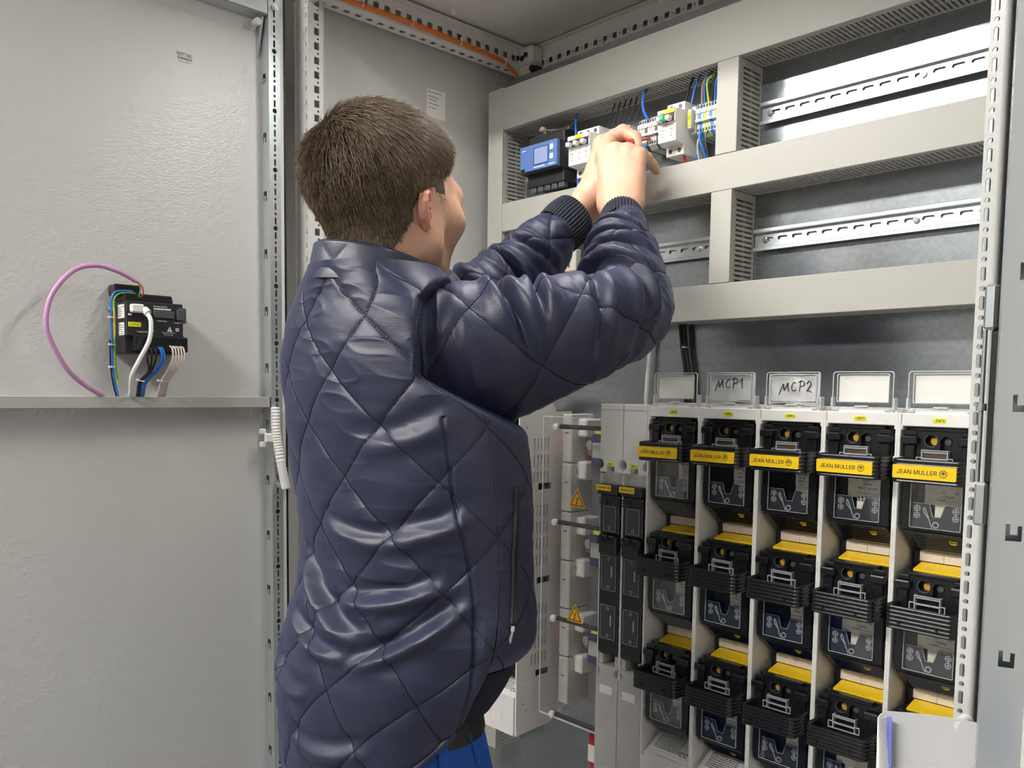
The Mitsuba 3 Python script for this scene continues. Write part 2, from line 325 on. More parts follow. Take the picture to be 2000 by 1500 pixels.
put(D + '__bracket', MB().add([(-0.577, -0.352, 2.04), (-0.577, -0.352, 1.94), (-0.547, -0.351, 2.04), (-0.577, -0.356, 2.04), (-0.577, -0.356, 1.94), (-0.547, -0.355, 2.04)], [[0, 1, 2], [3, 5, 4], [0, 2, 5], [0, 5, 3], [1, 4, 5], [1, 5, 2], [0, 3, 4], [0, 4, 1]]), ZINC, False)
k = thing('door_clip', 'white plastic cable clip on the door frame below the duct, left of the man', 'clip')
put(k + '__body', MB().box(-0.548, -0.538, -0.364, -0.338, 1.273, 1.289, 0.002), WHITEP)
put(k + '__claw', MB().box(-0.55, -0.544, -0.372, -0.360, 1.287, 1.297, 0.002), WHITEP)
put(k + '__claw', MB().box(-0.55, -0.544, -0.372, -0.360, 1.264, 1.274, 0.002), WHITEP)
b = MB(); P = spline([(-0.541, -0.345, 1.335), (-0.538, -0.345, 1.29), (-0.534, -0.341, 1.25), (-0.530, -0.331, 1.19)], 16)
b.tube(P, [0.0075 + 0.0012 * (i % 2) for i in range(len(P))], 10)
solo('cable_sleeve', b, WHITEP, 'white ribbed cable sleeve running down through the door clip behind the jacket', 'cable sleeve')
# print on the door (the square code is left out)
k = thing('door_print', 'small dark print reading RITTAL on the upper left door', 'label print')
U, W = (0, 1, 0), (0, 0, 1)
put(k + '__lettering', MB().text('RITTAL', 0.0052, (-0.5768, -0.4822, 1.9115), U, W, 0.0003, True), INKG, False)
b = MB().box(-0.577, -0.5767, -0.4945, -0.470, 1.9065, 1.9072).box(-0.577, -0.5767, -0.4945, -0.470, 1.9038, 1.9056)
for z, n in ((1.9005, 9), (1.8985, 7)):
    for i in range(n): b.box(-0.577, -0.5767, -0.4935 + i * 0.0026, -0.4922 + i * 0.0026, z, z + 0.0011)
put(k + '__small_print', b, INKG, False)
k = thing('paper_label', 'small white paper label on the side wall above the head', 'label')
put(k + '__sheet', MB().box(-0.575, -0.5746, 0.0135, 0.0615, 1.925, 1.9815), PAPER, False)
b = MB()
for z, w in ((1.975, 0.034), (1.966, 0.026), (1.96, 0.022), (1.952, 0.028), (1.944, 0.02)): b.box(-0.5746, -0.5744, 0.017, 0.017 + w, z, z + 0.0013)
put(k + '__print', b, INKG, False)

# ---------------------------------------------------------------- slotted wiring ducts
def slots_x(x0, x1, y0, y1, pitch=0.0075, w=0.0036):
    """The wall polygon of a duct (u along, v deep) with two rows of slots."""
    n = int((x1 - x0 - 0.006) / pitch); h = []; m = (y0 + y1) / 2; d = (y1 - y0)
    for i in range(n):
        c = x0 + 0.005 + i * pitch
        h += [rect(c - w / 2, c + w / 2, y0 + 0.12 * d, m - 0.03 * d), rect(c - w / 2, c + w / 2, m + 0.03 * d, y1 - 0.10 * d), rect(c - w / 5, c + w / 5, m - 0.04 * d, m + 0.04 * d)]
    return rect(x0, x1, y0, y1).difference(unary_union(h))
YF = 0.125
def duct_h(label, x0, x1, z0, z1):
    k = thing('wiring_duct', label, 'wiring duct')
    put(k + '__cover', MB().box(x0, x1, YF, YF + 0.0022, z0, z1, 0.0008).box(x0, x1, YF + 0.0022, YF + 0.009, z0, z0 + 0.0016).box(x0, x1, YF + 0.0022, YF + 0.009, z1 - 0.0016, z1), DUCT)
    p = slots_x(x0, x1, YF + 0.009, 0.199)
    put(k + '__lower_wall', MB().ext(p, 'xy', z0 + 0.0016, z0 + 0.0036), DUCT, False)
    put(k + '__upper_wall', MB().ext(p, 'xy', z1 - 0.0036, z1 - 0.0016), DUCT, False)
    put(k + '__base', MB().box(x0, x1, 0.197, 0.2, z0 + 0.0036, z1 - 0.0036), DUCT, False)
def duct_v(label, x0, x1, z0, z1):
    k = thing('wiring_duct', label, 'wiring duct')
    put(k + '__cover', MB().box(x0, x1, YF - 0.0006, YF + 0.0022, z0, z1, 0.0008).box(x0, x0 + 0.0016, YF + 0.0022, YF + 0.009, z0, z1).box(x1 - 0.0016, x1, YF + 0.0022, YF + 0.009, z0, z1), DUCT)
    p = sa.affine_transform(slots_x(z0, z1, YF + 0.009, 0.199, 0.008, 0.0038), [0, 1, 1, 0, 0, 0])
    put(k + '__side_wall', MB().ext(p, 'yz', x1 - 0.0036, x1 - 0.0016), DUCT, False)
    put(k + '__side_wall', MB().ext(p, 'yz', x0 + 0.0016, x0 + 0.0036), DUCT, False)
    put(k + '__base', MB().box(x0 + 0.0036, x1 - 0.0036, 0.197, 0.2, z0, z1), DUCT, False)
duct_v('grey upright wiring duct at the left edge of the mounting plate', -0.51, -0.4665, 0.6, 1.983)
duct_h('wide grey wiring duct across the top of the mounting plate', -0.466, 0.57, 1.898, 1.981)
duct_h('grey wiring duct across the cabinet directly below the breakers and the hands', -0.466, 0.57, 1.6945, 1.7515)
duct_h('grey wiring duct across the cabinet above the fuse switches, lowest of three', -0.466, 0.57, 1.489, 1.547)
duct_v('short grey upright duct right of the terminal blocks in the upper row', 0.042, 0.081, 1.752, 1.8975)
duct_v('short grey upright duct between the empty rails in the second row', 0.037, 0.0755, 1.5475, 1.694)
# the small duct on the door
k = thing('door_duct', 'narrow grey slotted wiring duct running across the left door below the meter', 'wiring duct')
put(k + '__cover', MB().box(-0.5485, -0.5465, -0.95, -0.352, 1.3345, 1.3525, 0.0006), DUCT)
n = int(0.59 / 0.0104); yy = [-0.945 + i * 0.0104 for i in range(n)]
p = rect(-0.577, -0.5485, -0.95, -0.352).difference(unary_union([rect(-0.575, -0.5505, y, y + 0.0052) for y in yy]))
put(k + '__lower_wall', MB().ext(p, 'xy', 1.3350, 1.3362), DUCT, False)
p = rect(-0.577, -0.5485, -0.95, -0.352).difference(unary_union([rect(-0.575, -0.5515, y, y + 0.0042) for y in yy]))
put(k + '__upper_wall', MB().ext(p, 'xy', 1.3513, 1.3525), DUCT, False)

# ---------------------------------------------------------------- DIN rails
def din(label, x0, x1, zc, screws):
    k = thing('din_rail', label, 'DIN rail')
    h = [slot(x0 + 0.024 + i * 0.025, zc + 0.001, 0.0175, 0.0062) for i in range(int((x1 - x0 - 0.03) / 0.025))]
    put(k + '__web', MB().ext(rect(x0, x1, zc - 0.0125, zc + 0.0125).difference(unary_union(h)), 'xz', 0.1935, 0.195), ZINC, False)
    b = MB()
    for sg_ in (1, -1):
        a, c = sorted((zc + sg_ * 0.0115, zc + sg_ * 0.0128)); b.box(x0, x1, 0.187, 0.195, a, c)
        a, c = sorted((zc + sg_ * 0.0120, zc + sg_ * 0.0178)); b.box(x0, x1, 0.1862, 0.1876, a, c, 0.0005)
    put(k + '__flanges', b, ZINC)
    put(k + '__backing', MB().box(x0, x1, 0.1975, 0.1999, zc - 0.012, zc + 0.012), ZINC, False)
    for x in screws:
        put(k + '__screw', MB().cyl((x, 0.1935, zc), (x, 0.1905, zc), 0.0046, 14).cyl((x, 0.1905, zc), (x, 0.1892, zc), 0.0034, 14).cyl((x, 0.1892, zc), (x, 0.1888, zc), 0.0018, 6), STEEL)
din('empty zinc DIN rail at the top right of the cabinet', 0.084, 0.575, 1.8215, [0.099, 0.337])
din('empty zinc DIN rail in the second row on the right', 0.079, 0.575, 1.620, [0.098, 0.3365])
din('zinc DIN rail under the breakers in the upper row', -0.46, 0.04, 1.8215, [])
din('zinc DIN rail in the second row behind the raised forearm', -0.46, 0.036, 1.620, [-0.03])

# ---------------------------------------------------------------- right door, hinge, document sleeve
e2, n2, zz = np.array([0.345, -0.9386, 0.0]), np.array([-0.9386, -0.345, 0.0]), np.array([0, 0, 1.0])
def framed(mb, org, a, b, c):
    """Moves a mesh given in local coordinates (a, b, c) to the world."""
    v, f = mb.get(); R_ = np.stack([a, b, c])
    if np.linalg.det(R_) < 0: f = f[:, ::-1]
    return np.asarray(org) + v @ R_, f
H2 = np.array([0.645, -0.333, 0.0])        # foot of the hook face on the door sheet
D = thing('door_2', 'right cabinet door, swung wide open, with a zinc frame tube near the picture edge', kind='structure')
put(D + '__panel', framed(MB().box(-0.06, 0.56, -0.02, 0.0, 0.05, 2.1, 0.002), H2, e2, n2, zz), PAINT)
def hook2(v): return unary_union([rect(0.009, 0.020, v - 0.007, v - 0.002), rect(0.009, 0.012, v - 0.007, v + 0.005), rect(0.0170, 0.020, v - 0.007, v + 0.006)])
q = punched(2.0, 0.031, 0.07, [(hook2, 0.1, 0.0955)])
put(D + '__frame_side', framed(MB().ext(sa.affine_transform(q, [1, 0, 0, 1, -0.001, 0]), 'yz', 0.0, 0.0015), H2, e2, n2, zz), ZINC, False)
q = punched(2.0, 0.021, 0.07, [(sl(0.0105, 0.0034, 0.0122), 0.025, 0.0152), (rd(0.0105, 0.0022), 0.025, 0.0277)])
put(D + '__frame_strip', framed(MB().ext(sa.translate(q, -0.0205, 0), 'xz', 0.0285, 0.030), H2, e2, n2, zz), ZINC, False)
put(D + '__frame_back', framed(MB().box(-0.0215, -0.0205, 0.0, 0.030, 0.07, 2.07), H2, e2, n2, zz), ZINC, False)
put(D + '__gasket', framed(MB().box(-0.036, -0.026, 0.0, 0.018, 0.07, 2.09, 0.002), H2, e2, n2, zz), RUBBER)
b = MB(); th = np.arange(28) * 2 * np.pi / 28
put(D + '__blue_mark', framed(MB().ext(sa.scale(disc(0.095, 1.075, 0.03, 8), 1.0, 1.25), 'xz', 0.0, 0.0012), H2, e2, n2, zz), mat('blue_print', (0.05, 0.07, 0.42), 0.4))
k = D + '__hinge'
put(k + '__upper_leaf', MB().box(0.590, 0.600, -0.300, -0.285, 1.425, 1.462, 0.002), ZINC)
put(k + '__lower_leaf', MB().box(0.590, 0.600, -0.300, -0.285, 1.262, 1.298, 0.002), ZINC)
put(k + '__pin', MB().cyl((0.590, -0.292, 1.298), (0.590, -0.292, 1.425), 0.0018, 14).cyl((0.590, -0.292, 1.358), (0.590, -0.292, 1.364), 0.0040, 14), ZINC)
put(k + '__block', MB().box(0.596, 0.606, -0.296, -0.282, 1.298, 1.425, 0.001), RUBBER)
put(D + '__stop_screw', MB().cyl((0.589, -0.283, 1.087), (0.589, -0.296, 1.087), 0.0065, 16).cyl((0.589, -0.296, 1.087), (0.589, -0.299, 1.087), 0.0045, 16), FRAME)
SLEEVE = mat('sleeve_plastic', (0.47, 0.47, 0.48), 0.3)
rows = [[(0.5255 + 0.080 * s, -0.302 - 0.012 * t + 0.006 * math.sin(3.1 * s), 1.083 - 0.21 * t + 0.0125 * s) for s in np.linspace(0, 1, 12)] for t in np.linspace(0, 1, 10)]
k = thing('document_sleeve', 'grey plastic document sleeve hanging at the bottom right in front of the white upright', 'document sleeve')
put(k + '__front_sheet', sheet(rows, 0.0012), SLEEVE)
rows = [[(0.5252 + 0.012 * s * (0.4 + 2.4 * t), -0.305 - 0.016 * t - 0.014 * math.sin(3.1 * s), 1.0815 - 0.2 * t - 0.001 * s) for s in np.linspace(0, 1, 9)] for t in np.linspace(0, 1, 10)]
put(k + '__folded_flap', sheet(rows, 0.0008), WHITEP)
rows = [[(0.5315 + 0.004 * s + 0.012 * t, -0.3085 - 0.012 * t, 1.0815 - 0.2 * t) for s in np.linspace(0, 1, 4)] for t in np.linspace(0, 1, 8)]
put(k + '__blue_sheet', sheet(rows, 0.0006), mat('blue_paper', (0.16, 0.20, 0.62), 0.5))

# ---------------------------------------------------------------- fuse switches
# local coordinates of a unit: X from 0 to 0.1, y and z as in the world
ZB = 0.70
def emblem(mb, x, y, z, r, tube=0.0006):
    t = np.arange(18) * 2 * np.pi / 18
    mb.tube(np.stack([x + r * np.cos(t), t * 0 + y, z + r * np.sin(t)], 1), tube, 5, closed=True)
def logo(mb, x, y, z, r):
    t = np.arange(20) * 2 * np.pi / 20
    mb.tube(np.stack([x + r * np.cos(t), t * 0 + y, z + r * np.sin(t)], 1), r * 0.09, 4, closed=True)
    t = np.linspace(-0.35, math.pi + 0.35, 9)
    mb.tube(np.stack([x + 0.55 * r * np.cos(t), t * 0 + y, z + 0.5 * r * np.sin(t)], 1), r * 0.10, 4)
    mb.tube([(x, y, z - 0.55 * r), (x, y, z + 0.45 * r)], r * 0.10, 4)
    mb.tube([(x - 0.3 * r, y, z - 0.1 * r), (x, y, z + 0.45 * r), (x + 0.3 * r, y, z - 0.1 * r)], r * 0.08, 4)

parts = {}                                                     # name -> ply dict, shared by all units
def part(name, mb, material, smooth=35): parts[name] = mikit.ply(mb.get(), material, smooth=smooth)

# side walls with the ventilated outer face
vents = [rect(0.075 + i * 0.0095, 0.0785 + i * 0.0095, z, z + 0.024, 0.0012) for z in np.arange(0.80, 1.28, 0.0325) for i in range(5) if abs((z - 0.83) % 0.185 - 0.14) > 0.03]
notch = [rect(0.088, 0.125, z, z + 0.013) for z in (0.808, 0.993, 1.178)]
holes = [disc(0.055, z, 0.0022, 4) for z in (0.76, 0.80, 1.30, 1.335)] + [disc(0.064, 0.745, 0.0035, 4)]
wallp = sg.Polygon([(0.036, ZB), (0.036, 1.3475), (0.125, 1.3475), (0.135, 1.33), (0.18, 1.33), (0.18, ZB + 0.03), (0.13, ZB + 0.005)])
part('side_wall', MB().ext(wallp, 'yz', 0.0004, 0.0034).box(-0.0001, 0.0034, 0.0352, 0.040, ZB, 1.3475, 0.0007).box(0.0008, 0.0055, 0.036, 0.046, 1.285, 1.292, 0.001).box(0.0008, 0.0055, 0.036, 0.05, 1.326, 1.333, 0.001), WHITEP)
part('side_wall_001', MB().ext(wallp.difference(unary_union(vents + notch + holes)), 'yz', 0.0966, 0.0996).box(0.0966, 0.1001, 0.0352, 0.040, ZB, 1.3475, 0.0007).box(0.0945, 0.0992, 0.036, 0.046, 1.285, 1.292, 0.001).box(0.0945, 0.0992, 0.036, 0.05, 1.326, 1.333, 0.001), WHITEP)
part('head_strip', MB().box(0.0034, 0.0966, 0.0365, 0.10, 1.331, 1.3475, 0.001).box(0.004, 0.096, 0.055, 0.12, 1.3455, 1.353, 0.001).box(0.010, 0.09, 0.039, 0.048, 1.3475, 1.3505), WHITEP)
part('marker', MB().box(0.0415, 0.0575, 0.0358, 0.0368, 1.3360, 1.3425, 0.0003), TAGY)
part('back_block', MB().box(0.0034, 0.0966, 0.092, 0.18, 0.80, 1.33), BLACKM, False)
# terminal cover at the foot, its sloping top carries a printed label
foot = sg.Polygon([(0.034, ZB), (0.034, 0.772), (0.040, 0.776), (0.086, 0.803), (0.090, 0.812), (0.094, 0.812), (0.094, ZB)])
part('terminal_cover', MB().ext(foot, 'yz', 0.010, 0.0945).box(0.0105, 0.0945, 0.0335, 0.037, 0.771, 0.777, 0.001).box(0.03, 0.0315, 0.0332, 0.0345, ZB, 0.77).box(0.06, 0.0615, 0.0332, 0.0345, ZB, 0.77).box(0.0034, 0.012, 0.036, 0.09, ZB, 0.765), WHITEP)
ty, tz = np.array([0, 0.046, 0.027]) / math.hypot(0.046, 0.027), None
def slope_pt(x, s): return np.array([x, 0.043 + 0.040 * s, 0.7779 + 0.0235 * s])
nrm = np.array([0, -0.0235, 0.040]) / math.hypot(0.0235, 0.040)
def slope_quad(mb, x0, x1, s0, s1, h):
    v = [slope_pt(x0, s0), slope_pt(x1, s0), slope_pt(x1, s1), slope_pt(x0, s1)]
    v = np.array([p + nrm * 0.0004 for p in v] + [p + nrm * (0.0004 + h) for p in v])
    mb.add(v, [[4, 5, 6], [4, 6, 7], [0, 1, 5], [0, 5, 4], [1, 2, 6], [1, 6, 5], [2, 3, 7], [2, 7, 6], [3, 0, 4], [3, 4, 7]])
b = MB(); slope_quad(b, 0.016, 0.089, 0.05, 0.95, 0.0006); part('printed_label', b, PAPER, False)
b = MB()
rng = np.random.default_rng(5)
for s in np.arange(0.16, 0.92, 0.085):
    x = 0.019
    while x < 0.066 - 0.014 * (s > 0.8):
        w = rng.uniform(0.002, 0.007); slope_quad(b, x, min(x + w, 0.068), s, s + 0.035, 0.0009); x += w + 0.0012
for x in (0.070, 0.078): slope_quad(b, x, x + 0.006, 0.12, 0.16, 0.0009); slope_quad(b, x, x + 0.0015, 0.12, 0.3, 0.0009); slope_quad(b, x, x + 0.006, 0.26, 0.3, 0.0009)
part('label_print', b, INKG, False)

# clear flap above the unit with its card
CZ0, CZ1 = 1.3505, 1.401
b = MB()
fr = rect(0.0085, 0.0905, CZ0, CZ1, 0.004).difference(rect(0.0095, 0.0895, CZ0 + 0.0016, CZ1 - 0.0010, 0.0034))
b.ext(fr, 'xz', 0.0395, 0.0415).ext(rect(0.0150, 0.0850, CZ0 + 0.0095, CZ1 - 0.003, 0.002).difference(rect(0.0158, 0.0842, CZ0 + 0.0103, CZ1 - 0.0038, 0.002)), 'xz', 0.0385, 0.0405)
b.box(0.0065, 0.0085, 0.0395, 0.05, CZ0, CZ0 + 0.016, 0.0005).box(0.0905, 0.0925, 0.0395, 0.05, CZ0, CZ0 + 0.016, 0.0005)
b.box(0.010, 0.018, 0.037, 0.043, CZ0 - 0.002, CZ0 + 0.002, 0.0006).box(0.080, 0.088, 0.037, 0.043, CZ0 - 0.002, CZ0 + 0.002, 0.0006).box(0.04, 0.058, 0.038, 0.042, CZ0 + 0.003, CZ0 + 0.0055, 0.0006)
part('clear_flap', b, EDGE)
b = MB().box(0.010, 0.089, 0.0400, 0.0404, CZ0 + 0.002, CZ1 - 0.0015)
parts['clear_flap__pane'] = mikit.ply((np.array([[0.010, 0.0392, CZ0 + 0.002], [0.089, 0.0392, CZ0 + 0.002], [0.089, 0.0392, CZ1 - 0.0015], [0.010, 0.0392, CZ1 - 0.0015]]), np.array([[0, 1, 2], [0, 2, 3]])), PANE)
part('flap_residue', MB().box(0.045, 0.062, 0.0405, 0.0430, CZ0 + 0.0005, CZ0 + 0.0035, 0.001), CREAM)
part('card', MB().ext(rect(0.0165, 0.0835, CZ0 + 0.0105, CZ1 - 0.0045, 0.0015), 'xz', 0.0425, 0.0430), PAPER, False)
def foil_mesh(seed):
    rows = [[(0.0115 + 0.0765 * s, 0.0436 - 0.0016 * (0.5 + 0.5 * math.sin(9 * s + seed) * math.sin(7 * t + 2 * seed)) - 0.0012 * t * s, CZ1 - 0.0025 - 0.043 * t - 0.0012 * math.sin(6 * s + seed) * (0.3 + t)) for s in np.linspace(0, 1, 26)] for t in np.linspace(0, 1, 16)]
    return sheet(rows, 0.0004)
parts['foil'] = mikit.ply(foil_mesh(1.0), FOIL, smooth=35)
parts['foil_b'] = mikit.ply(foil_mesh(2.6), FOIL, smooth=35)
def hand(strokes, x0, z0, s):
    b = MB()
    for st in strokes:
        P = spline([(x0 + x * s, 0.0414, z0 + z * s) for x, z in st], 6); b.tube(P, 0.0006, 5)
    return b
M_ = [[(0, -0.25), (0.22, 0.35), (0.42, 0.75)], [(0.42, 0.75), (0.44, 0.35), (0.52, 0.15)], [(0.52, 0.15), (0.68, 0.5), (0.84, 0.85)], [(0.84, 0.85), (0.86, 0.45), (0.93, 0.08)]]
C_ = [[(1.62, 0.78), (1.42, 0.88), (1.24, 0.55), (1.27, 0.2), (1.5, 0.12), (1.66, 0.24)]]
P_ = [[(1.98, 0.06), (2.03, 0.5), (2.08, 0.98)], [(1.86, 0.86), (2.12, 1.02), (2.42, 0.88), (2.38, 0.6), (2.05, 0.48)]]
ONE = [[(2.62, 0.62), (2.8, 0.82), (2.95, 1.0)], [(2.95, 1.0), (2.92, 0.5), (2.95, 0.05)]]
TWO = [[(2.66, 0.74), (2.84, 0.98), (3.05, 0.8), (2.9, 0.45), (2.68, 0.12)], [(2.68, 0.12), (2.85, 0.16), (3.12, 0.02)]]
parts['handwriting_1'] = mikit.ply(hand(M_ + C_ + P_ + ONE, 0.0215, 1.3765, 0.0158).get(), INK, smooth=35)
parts['handwriting_2'] = mikit.ply(hand(M_ + C_ + P_ + TWO, 0.0280, 1.3725, 0.0158).get(), INK, smooth=35)

# one fuse carrier, given at the height of the top row (zt = 1.330)
zt, zb = 1.330, 1.200
def hole_ring(mb, x, z, r, y): emblem(mb, x, y, z, r, 0.0007)
up = unary_union([rect(0.0185, 0.0815, 1.283, 1.330), rect(0.008, 0.092, 1.283, 1.3245)]).difference(unary_union([disc(0.0395, 1.3135, 0.0078, 8), unary_union([disc(0.0575, 1.3125, 0.0072, 8), rect(0.0503, 0.0647, 1.300, 1.3125)])]))
b = MB().ext(up, 'xz', 0.0405, 0.049).box(0.019, 0.0805, 0.0385, 0.0405, 1.3255, 1.3295, 0.0008).box(0.027, 0.0505, 0.0394, 0.0406, 1.3205, 1.3218).box(0.063, 0.080, 0.0394, 0.0406, 1.3195, 1.3208)
for x0, x1 in ((0.0055, 0.0250), (0.0735, 0.0935)):
    b.box(x0, x1, 0.030, 0.048, 1.3085, 1.3190, 0.0016).box(x0 + 0.002, x1 - 0.003, 0.038, 0.048, 1.3195, 1.3255, 0.001).box(x0 + 0.0035, x1 - 0.004, 0.0355, 0.048, 1.284, 1.3085, 0.001)
low = rect(0.0085, 0.0915, zb, 1.2835).difference(rect(0.0195, 0.0795, 1.2035, 1.2600))
b.ext(low, 'xz', 0.0385, 0.049)
b.ext(sg.Polygon([(0.049, 1.329), (0.049, zb), (0.0385, zb), (0.0405, zb - 0.004), (0.074, zb - 0.030), (0.0815, zb - 0.034), (0.0815, zb - 0.05), (0.15, zb - 0.05), (0.15, 1.329)]), 'yz', 0.0105, 0.0895)
b.box(0.0052, 0.0085, 0.042, 0.06, 1.208, 1.232).box(0.0915, 0.0945, 0.042, 0.06, 1.208, 1.232)
part('carrier', b, BLACKP)
b = MB()
for i in range(7):
    t = 0.06 + i * 0.135; y, z = 0.0405 + 0.0335 * t, zb - 0.004 - 0.026 * t
    b.box(0.020, 0.088, y - 0.0012, y + 0.002, z - 0.0012, z + 0.001)
b.ext(sg.Polygon([(0.0398, zb - 0.0038), (0.0738, zb - 0.0302), (0.0745, zb - 0.0295), (0.0405, zb - 0.0030)]), 'yz', 0.0112, 0.0892)
part('carrier__vent_grille', b, GLOSS)
b = MB().cyl((0.068, 0.0525, 1.1895), (0.068, 0.050, 1.1875), 0.0052, 12); part('carrier__lower_cap', b, YELLOW)
part('carrier__screw', MB().cyl((0.0420, 0.0488, 1.3130), (0.0420, 0.0460, 1.3130), 0.0050, 16).box(0.0395, 0.0445, 0.0454, 0.0461, 1.3125, 1.3135), mat('amber_plastic', (0.62, 0.33, 0.03), 0.4))
b = MB(); hole_ring(b, 0.0395, 1.3135, 0.0080, 0.0404); hole_ring(b, 0.0575, 1.3125, 0.0030, 0.0465)
b.cyl((0.0575, 0.0489, 1.3125), (0.0575, 0.046, 1.3125), 0.0042, 14)
part('carrier__test_point', b, DARKG)
# sight window above the handle
sw = unary_union([rect(0.0245, 0.0685, 1.283, 1.293), rect(0.0305, 0.0625, 1.283, 1.3025)])
b = MB().ext(sw.difference(sw.buffer(-0.0011)), 'xz', 0.033, 0.0352).box(0.0325, 0.0605, 0.034, 0.0352, 1.2985, 1.3005).box(0.0305, 0.0320, 0.0335, 0.0405, 1.284, 1.3025).box(0.061, 0.0625, 0.0335, 0.0405, 1.284, 1.3025)
b.box(0.0310, 0.0620, 0.0325, 0.0345, 1.2905, 1.2925)
part('carrier__sight_window', b, EDGED)
part('carrier__sight_glass', MB().box(0.0318, 0.0612, 0.0353, 0.0400, 1.2930, 1.2985), mat('brown_glass', (0.10, 0.065, 0.05), 0.15))
# handle: a U of five ribs
def u_poly(o, t, r):
    a = sg.Polygon([(0.006 - o, 0.049), (0.006 - o, 0.0 - o), (0.094 + o, 0.0 - o), (0.094 + o, 0.049)])
    a = sg.box(0.0085 - o, 0.0 - o, 0.0915 + o, 0.09).buffer(-r).buffer(r, quad_segs=4)
    c = sg.box(0.0085 + t, t, 0.0915 - t, 0.10).buffer(-r * 0.6).buffer(r * 0.6, quad_segs=4)
    return a.difference(c).intersection(sg.box(-0.1, -0.1, 0.2, 0.048))
b = MB().ext(u_poly(0.0, 0.0040, 0.007), 'xy', 1.2645, 1.2910)
qa = np.linspace(0, math.pi / 2, 5)
for i in range(6):
    z = 1.2643 + i * 0.00515
    b.tube([(0.0092, 0.047, z)] + [(0.0162 - 0.007 * math.cos(t), 0.0083 - 0.007 * math.sin(t), z) for t in qa] + [(0.0838 + 0.007 * math.sin(t), 0.0083 - 0.007 * math.cos(t), z) for t in qa] + [(0.0908, 0.047, z)], 0.0021, 8)
b.cyl((0.026, -0.0005, 1.2720), (0.026, -0.0022, 1.2720), 0.0016, 10).cyl((0.071, -0.0005, 1.2720), (0.071, -0.0022, 1.2720), 0.0016, 10)
part('carrier__handle', b, BLACKP, 40)
part('carrier__name_plate', MB().ext(rect(0.011, 0.0855, 1.2683, 1.2848, 0.0013), 'xz', -0.0026, -0.0008).ext(rect(0.011, 0.0855, 1.2683, 1.2848, 0.0013).difference(rect(0.0118, 0.0847, 1.2691, 1.2840, 0.001)), 'xz', -0.0029, -0.0026), YELLOW, 30)
b = MB().text('JEAN MULLER', 0.0053, (0.0400, -0.00262, 1.2766), (1, 0, 0), (0, 0, 1), 0.0003, False, stretch=0.96); logo(b, 0.0708, -0.0027, 1.2765, 0.0042)
part('carrier__name_print', b, INK, False)
# window with fuse behind it
part('carrier__window_frame', MB().ext(rect(0.0188, 0.0802, 1.2030, 1.2610, 0.001).difference(rect(0.0195, 0.0795, 1.2037, 1.2603, 0.0008)), 'xz', 0.0362, 0.0385), EDGED, False)
parts['carrier__window_pane'] = mikit.ply((np.array([[0.0195, 0.0366, 1.2037], [0.0795, 0.0366, 1.2037], [0.0795, 0.0366, 1.2603], [0.0195, 0.0366, 1.2603]]), np.array([[0, 1, 2], [0, 2, 3]])), PANE)
vn = sg.Polygon([(0.0195, 1.2036), (0.0795, 1.2036), (0.0795, 1.2325), (0.0595, 1.2345), (0.0545, 1.2185), (0.0455, 1.2185), (0.041, 1.2345), (0.0195, 1.2345)])
part('carrier__window_shield', MB().ext(vn, 'xz', 0.0415, 0.0425), SMOKE, False)
b = MB()
for x, z in ((0.0262, 1.2275), (0.0262, 1.2185), (0.0725, 1.2275), (0.0725, 1.2185)):
    emblem(b, x, 0.0412, z, 0.0036, 0.00055); b.box(x - 0.0028, x + 0.0028, 0.041, 0.0415, z - 0.0005, z + 0.0005).box(x - 0.0005, x + 0.0005, 0.041, 0.0415, z - 0.0028, z + 0.0028)
emblem(b, 0.0495, 0.0410, 1.2080, 0.0034, 0.0009)
b.tube(spline([(0.0455, 0.0408, 1.2040), (0.0425, 0.0405, 1.2115), (0.0402, 0.0402, 1.2180), (0.0375, 0.0402, 1.2255), (0.0352, 0.0402, 1.2290), (0.0350, 0.0402, 1.2240), (0.0385, 0.0402, 1.2190)], 5), 0.00075, 5)
b.box(0.0385, 0.0415, 0.0395, 0.041, 1.2165, 1.2190, 0.0006)
e_ = vn.buffer(0.0001).difference(vn.buffer(-0.0005)).intersection(sg.box(0.02, 1.216, 0.079, 1.24))
b.ext(e_, 'xz', 0.0412, 0.0415)
part('carrier__window_screws', b, EDGED)
part('carrier__fuse_link', MB().ext(sg.Polygon([(0.0330, 1.2600), (0.0793, 1.2600), (0.0793, 1.2240), (0.052, 1.2140), (0.046, 1.2140), (0.046, 1.2330), (0.0330, 1.2330)]), 'xz', 0.0460, 0.0489), FUSE, False)
part('carrier__fuse_link_small', MB().ext(sg.Polygon([(0.0560, 1.2600), (0.0793, 1.2600), (0.0793, 1.2240), (0.0575, 1.2240)]), 'xz', 0.0460, 0.0489), FUSE, False)
# marker block and release bar between the rows
part('marker_block', MB().box(0.0175, 0.0475, 0.0805, 0.0835, 1.1535, 1.1690, 0.0004).box(0.0478, 0.0780, 0.0805, 0.0835, 1.1535, 1.1690, 0.0004), CREAM)
bar = sg.Polygon([(0.055, 1.1405), (0.055, 1.1452), (0.0565, 1.1466), (0.085, 1.1530), (0.085, 1.1440)])
b = MB().ext(bar, 'yz', 0.0195, 0.0905).box(0.030, 0.036, 0.0545, 0.058, 1.1385, 1.1415).ext(sg.Polygon([(0.057, 1.128), (0.057, 1.1445), (0.085, 1.152), (0.085, 1.128)]), 'yz', 0.0885, 0.0925)
part('release_bar', b, YELLOW)
part('top_bar', MB().ext(sa.translate(bar, 0.006, 0.1855), 'yz', 0.0195, 0.0905), YELLOW)

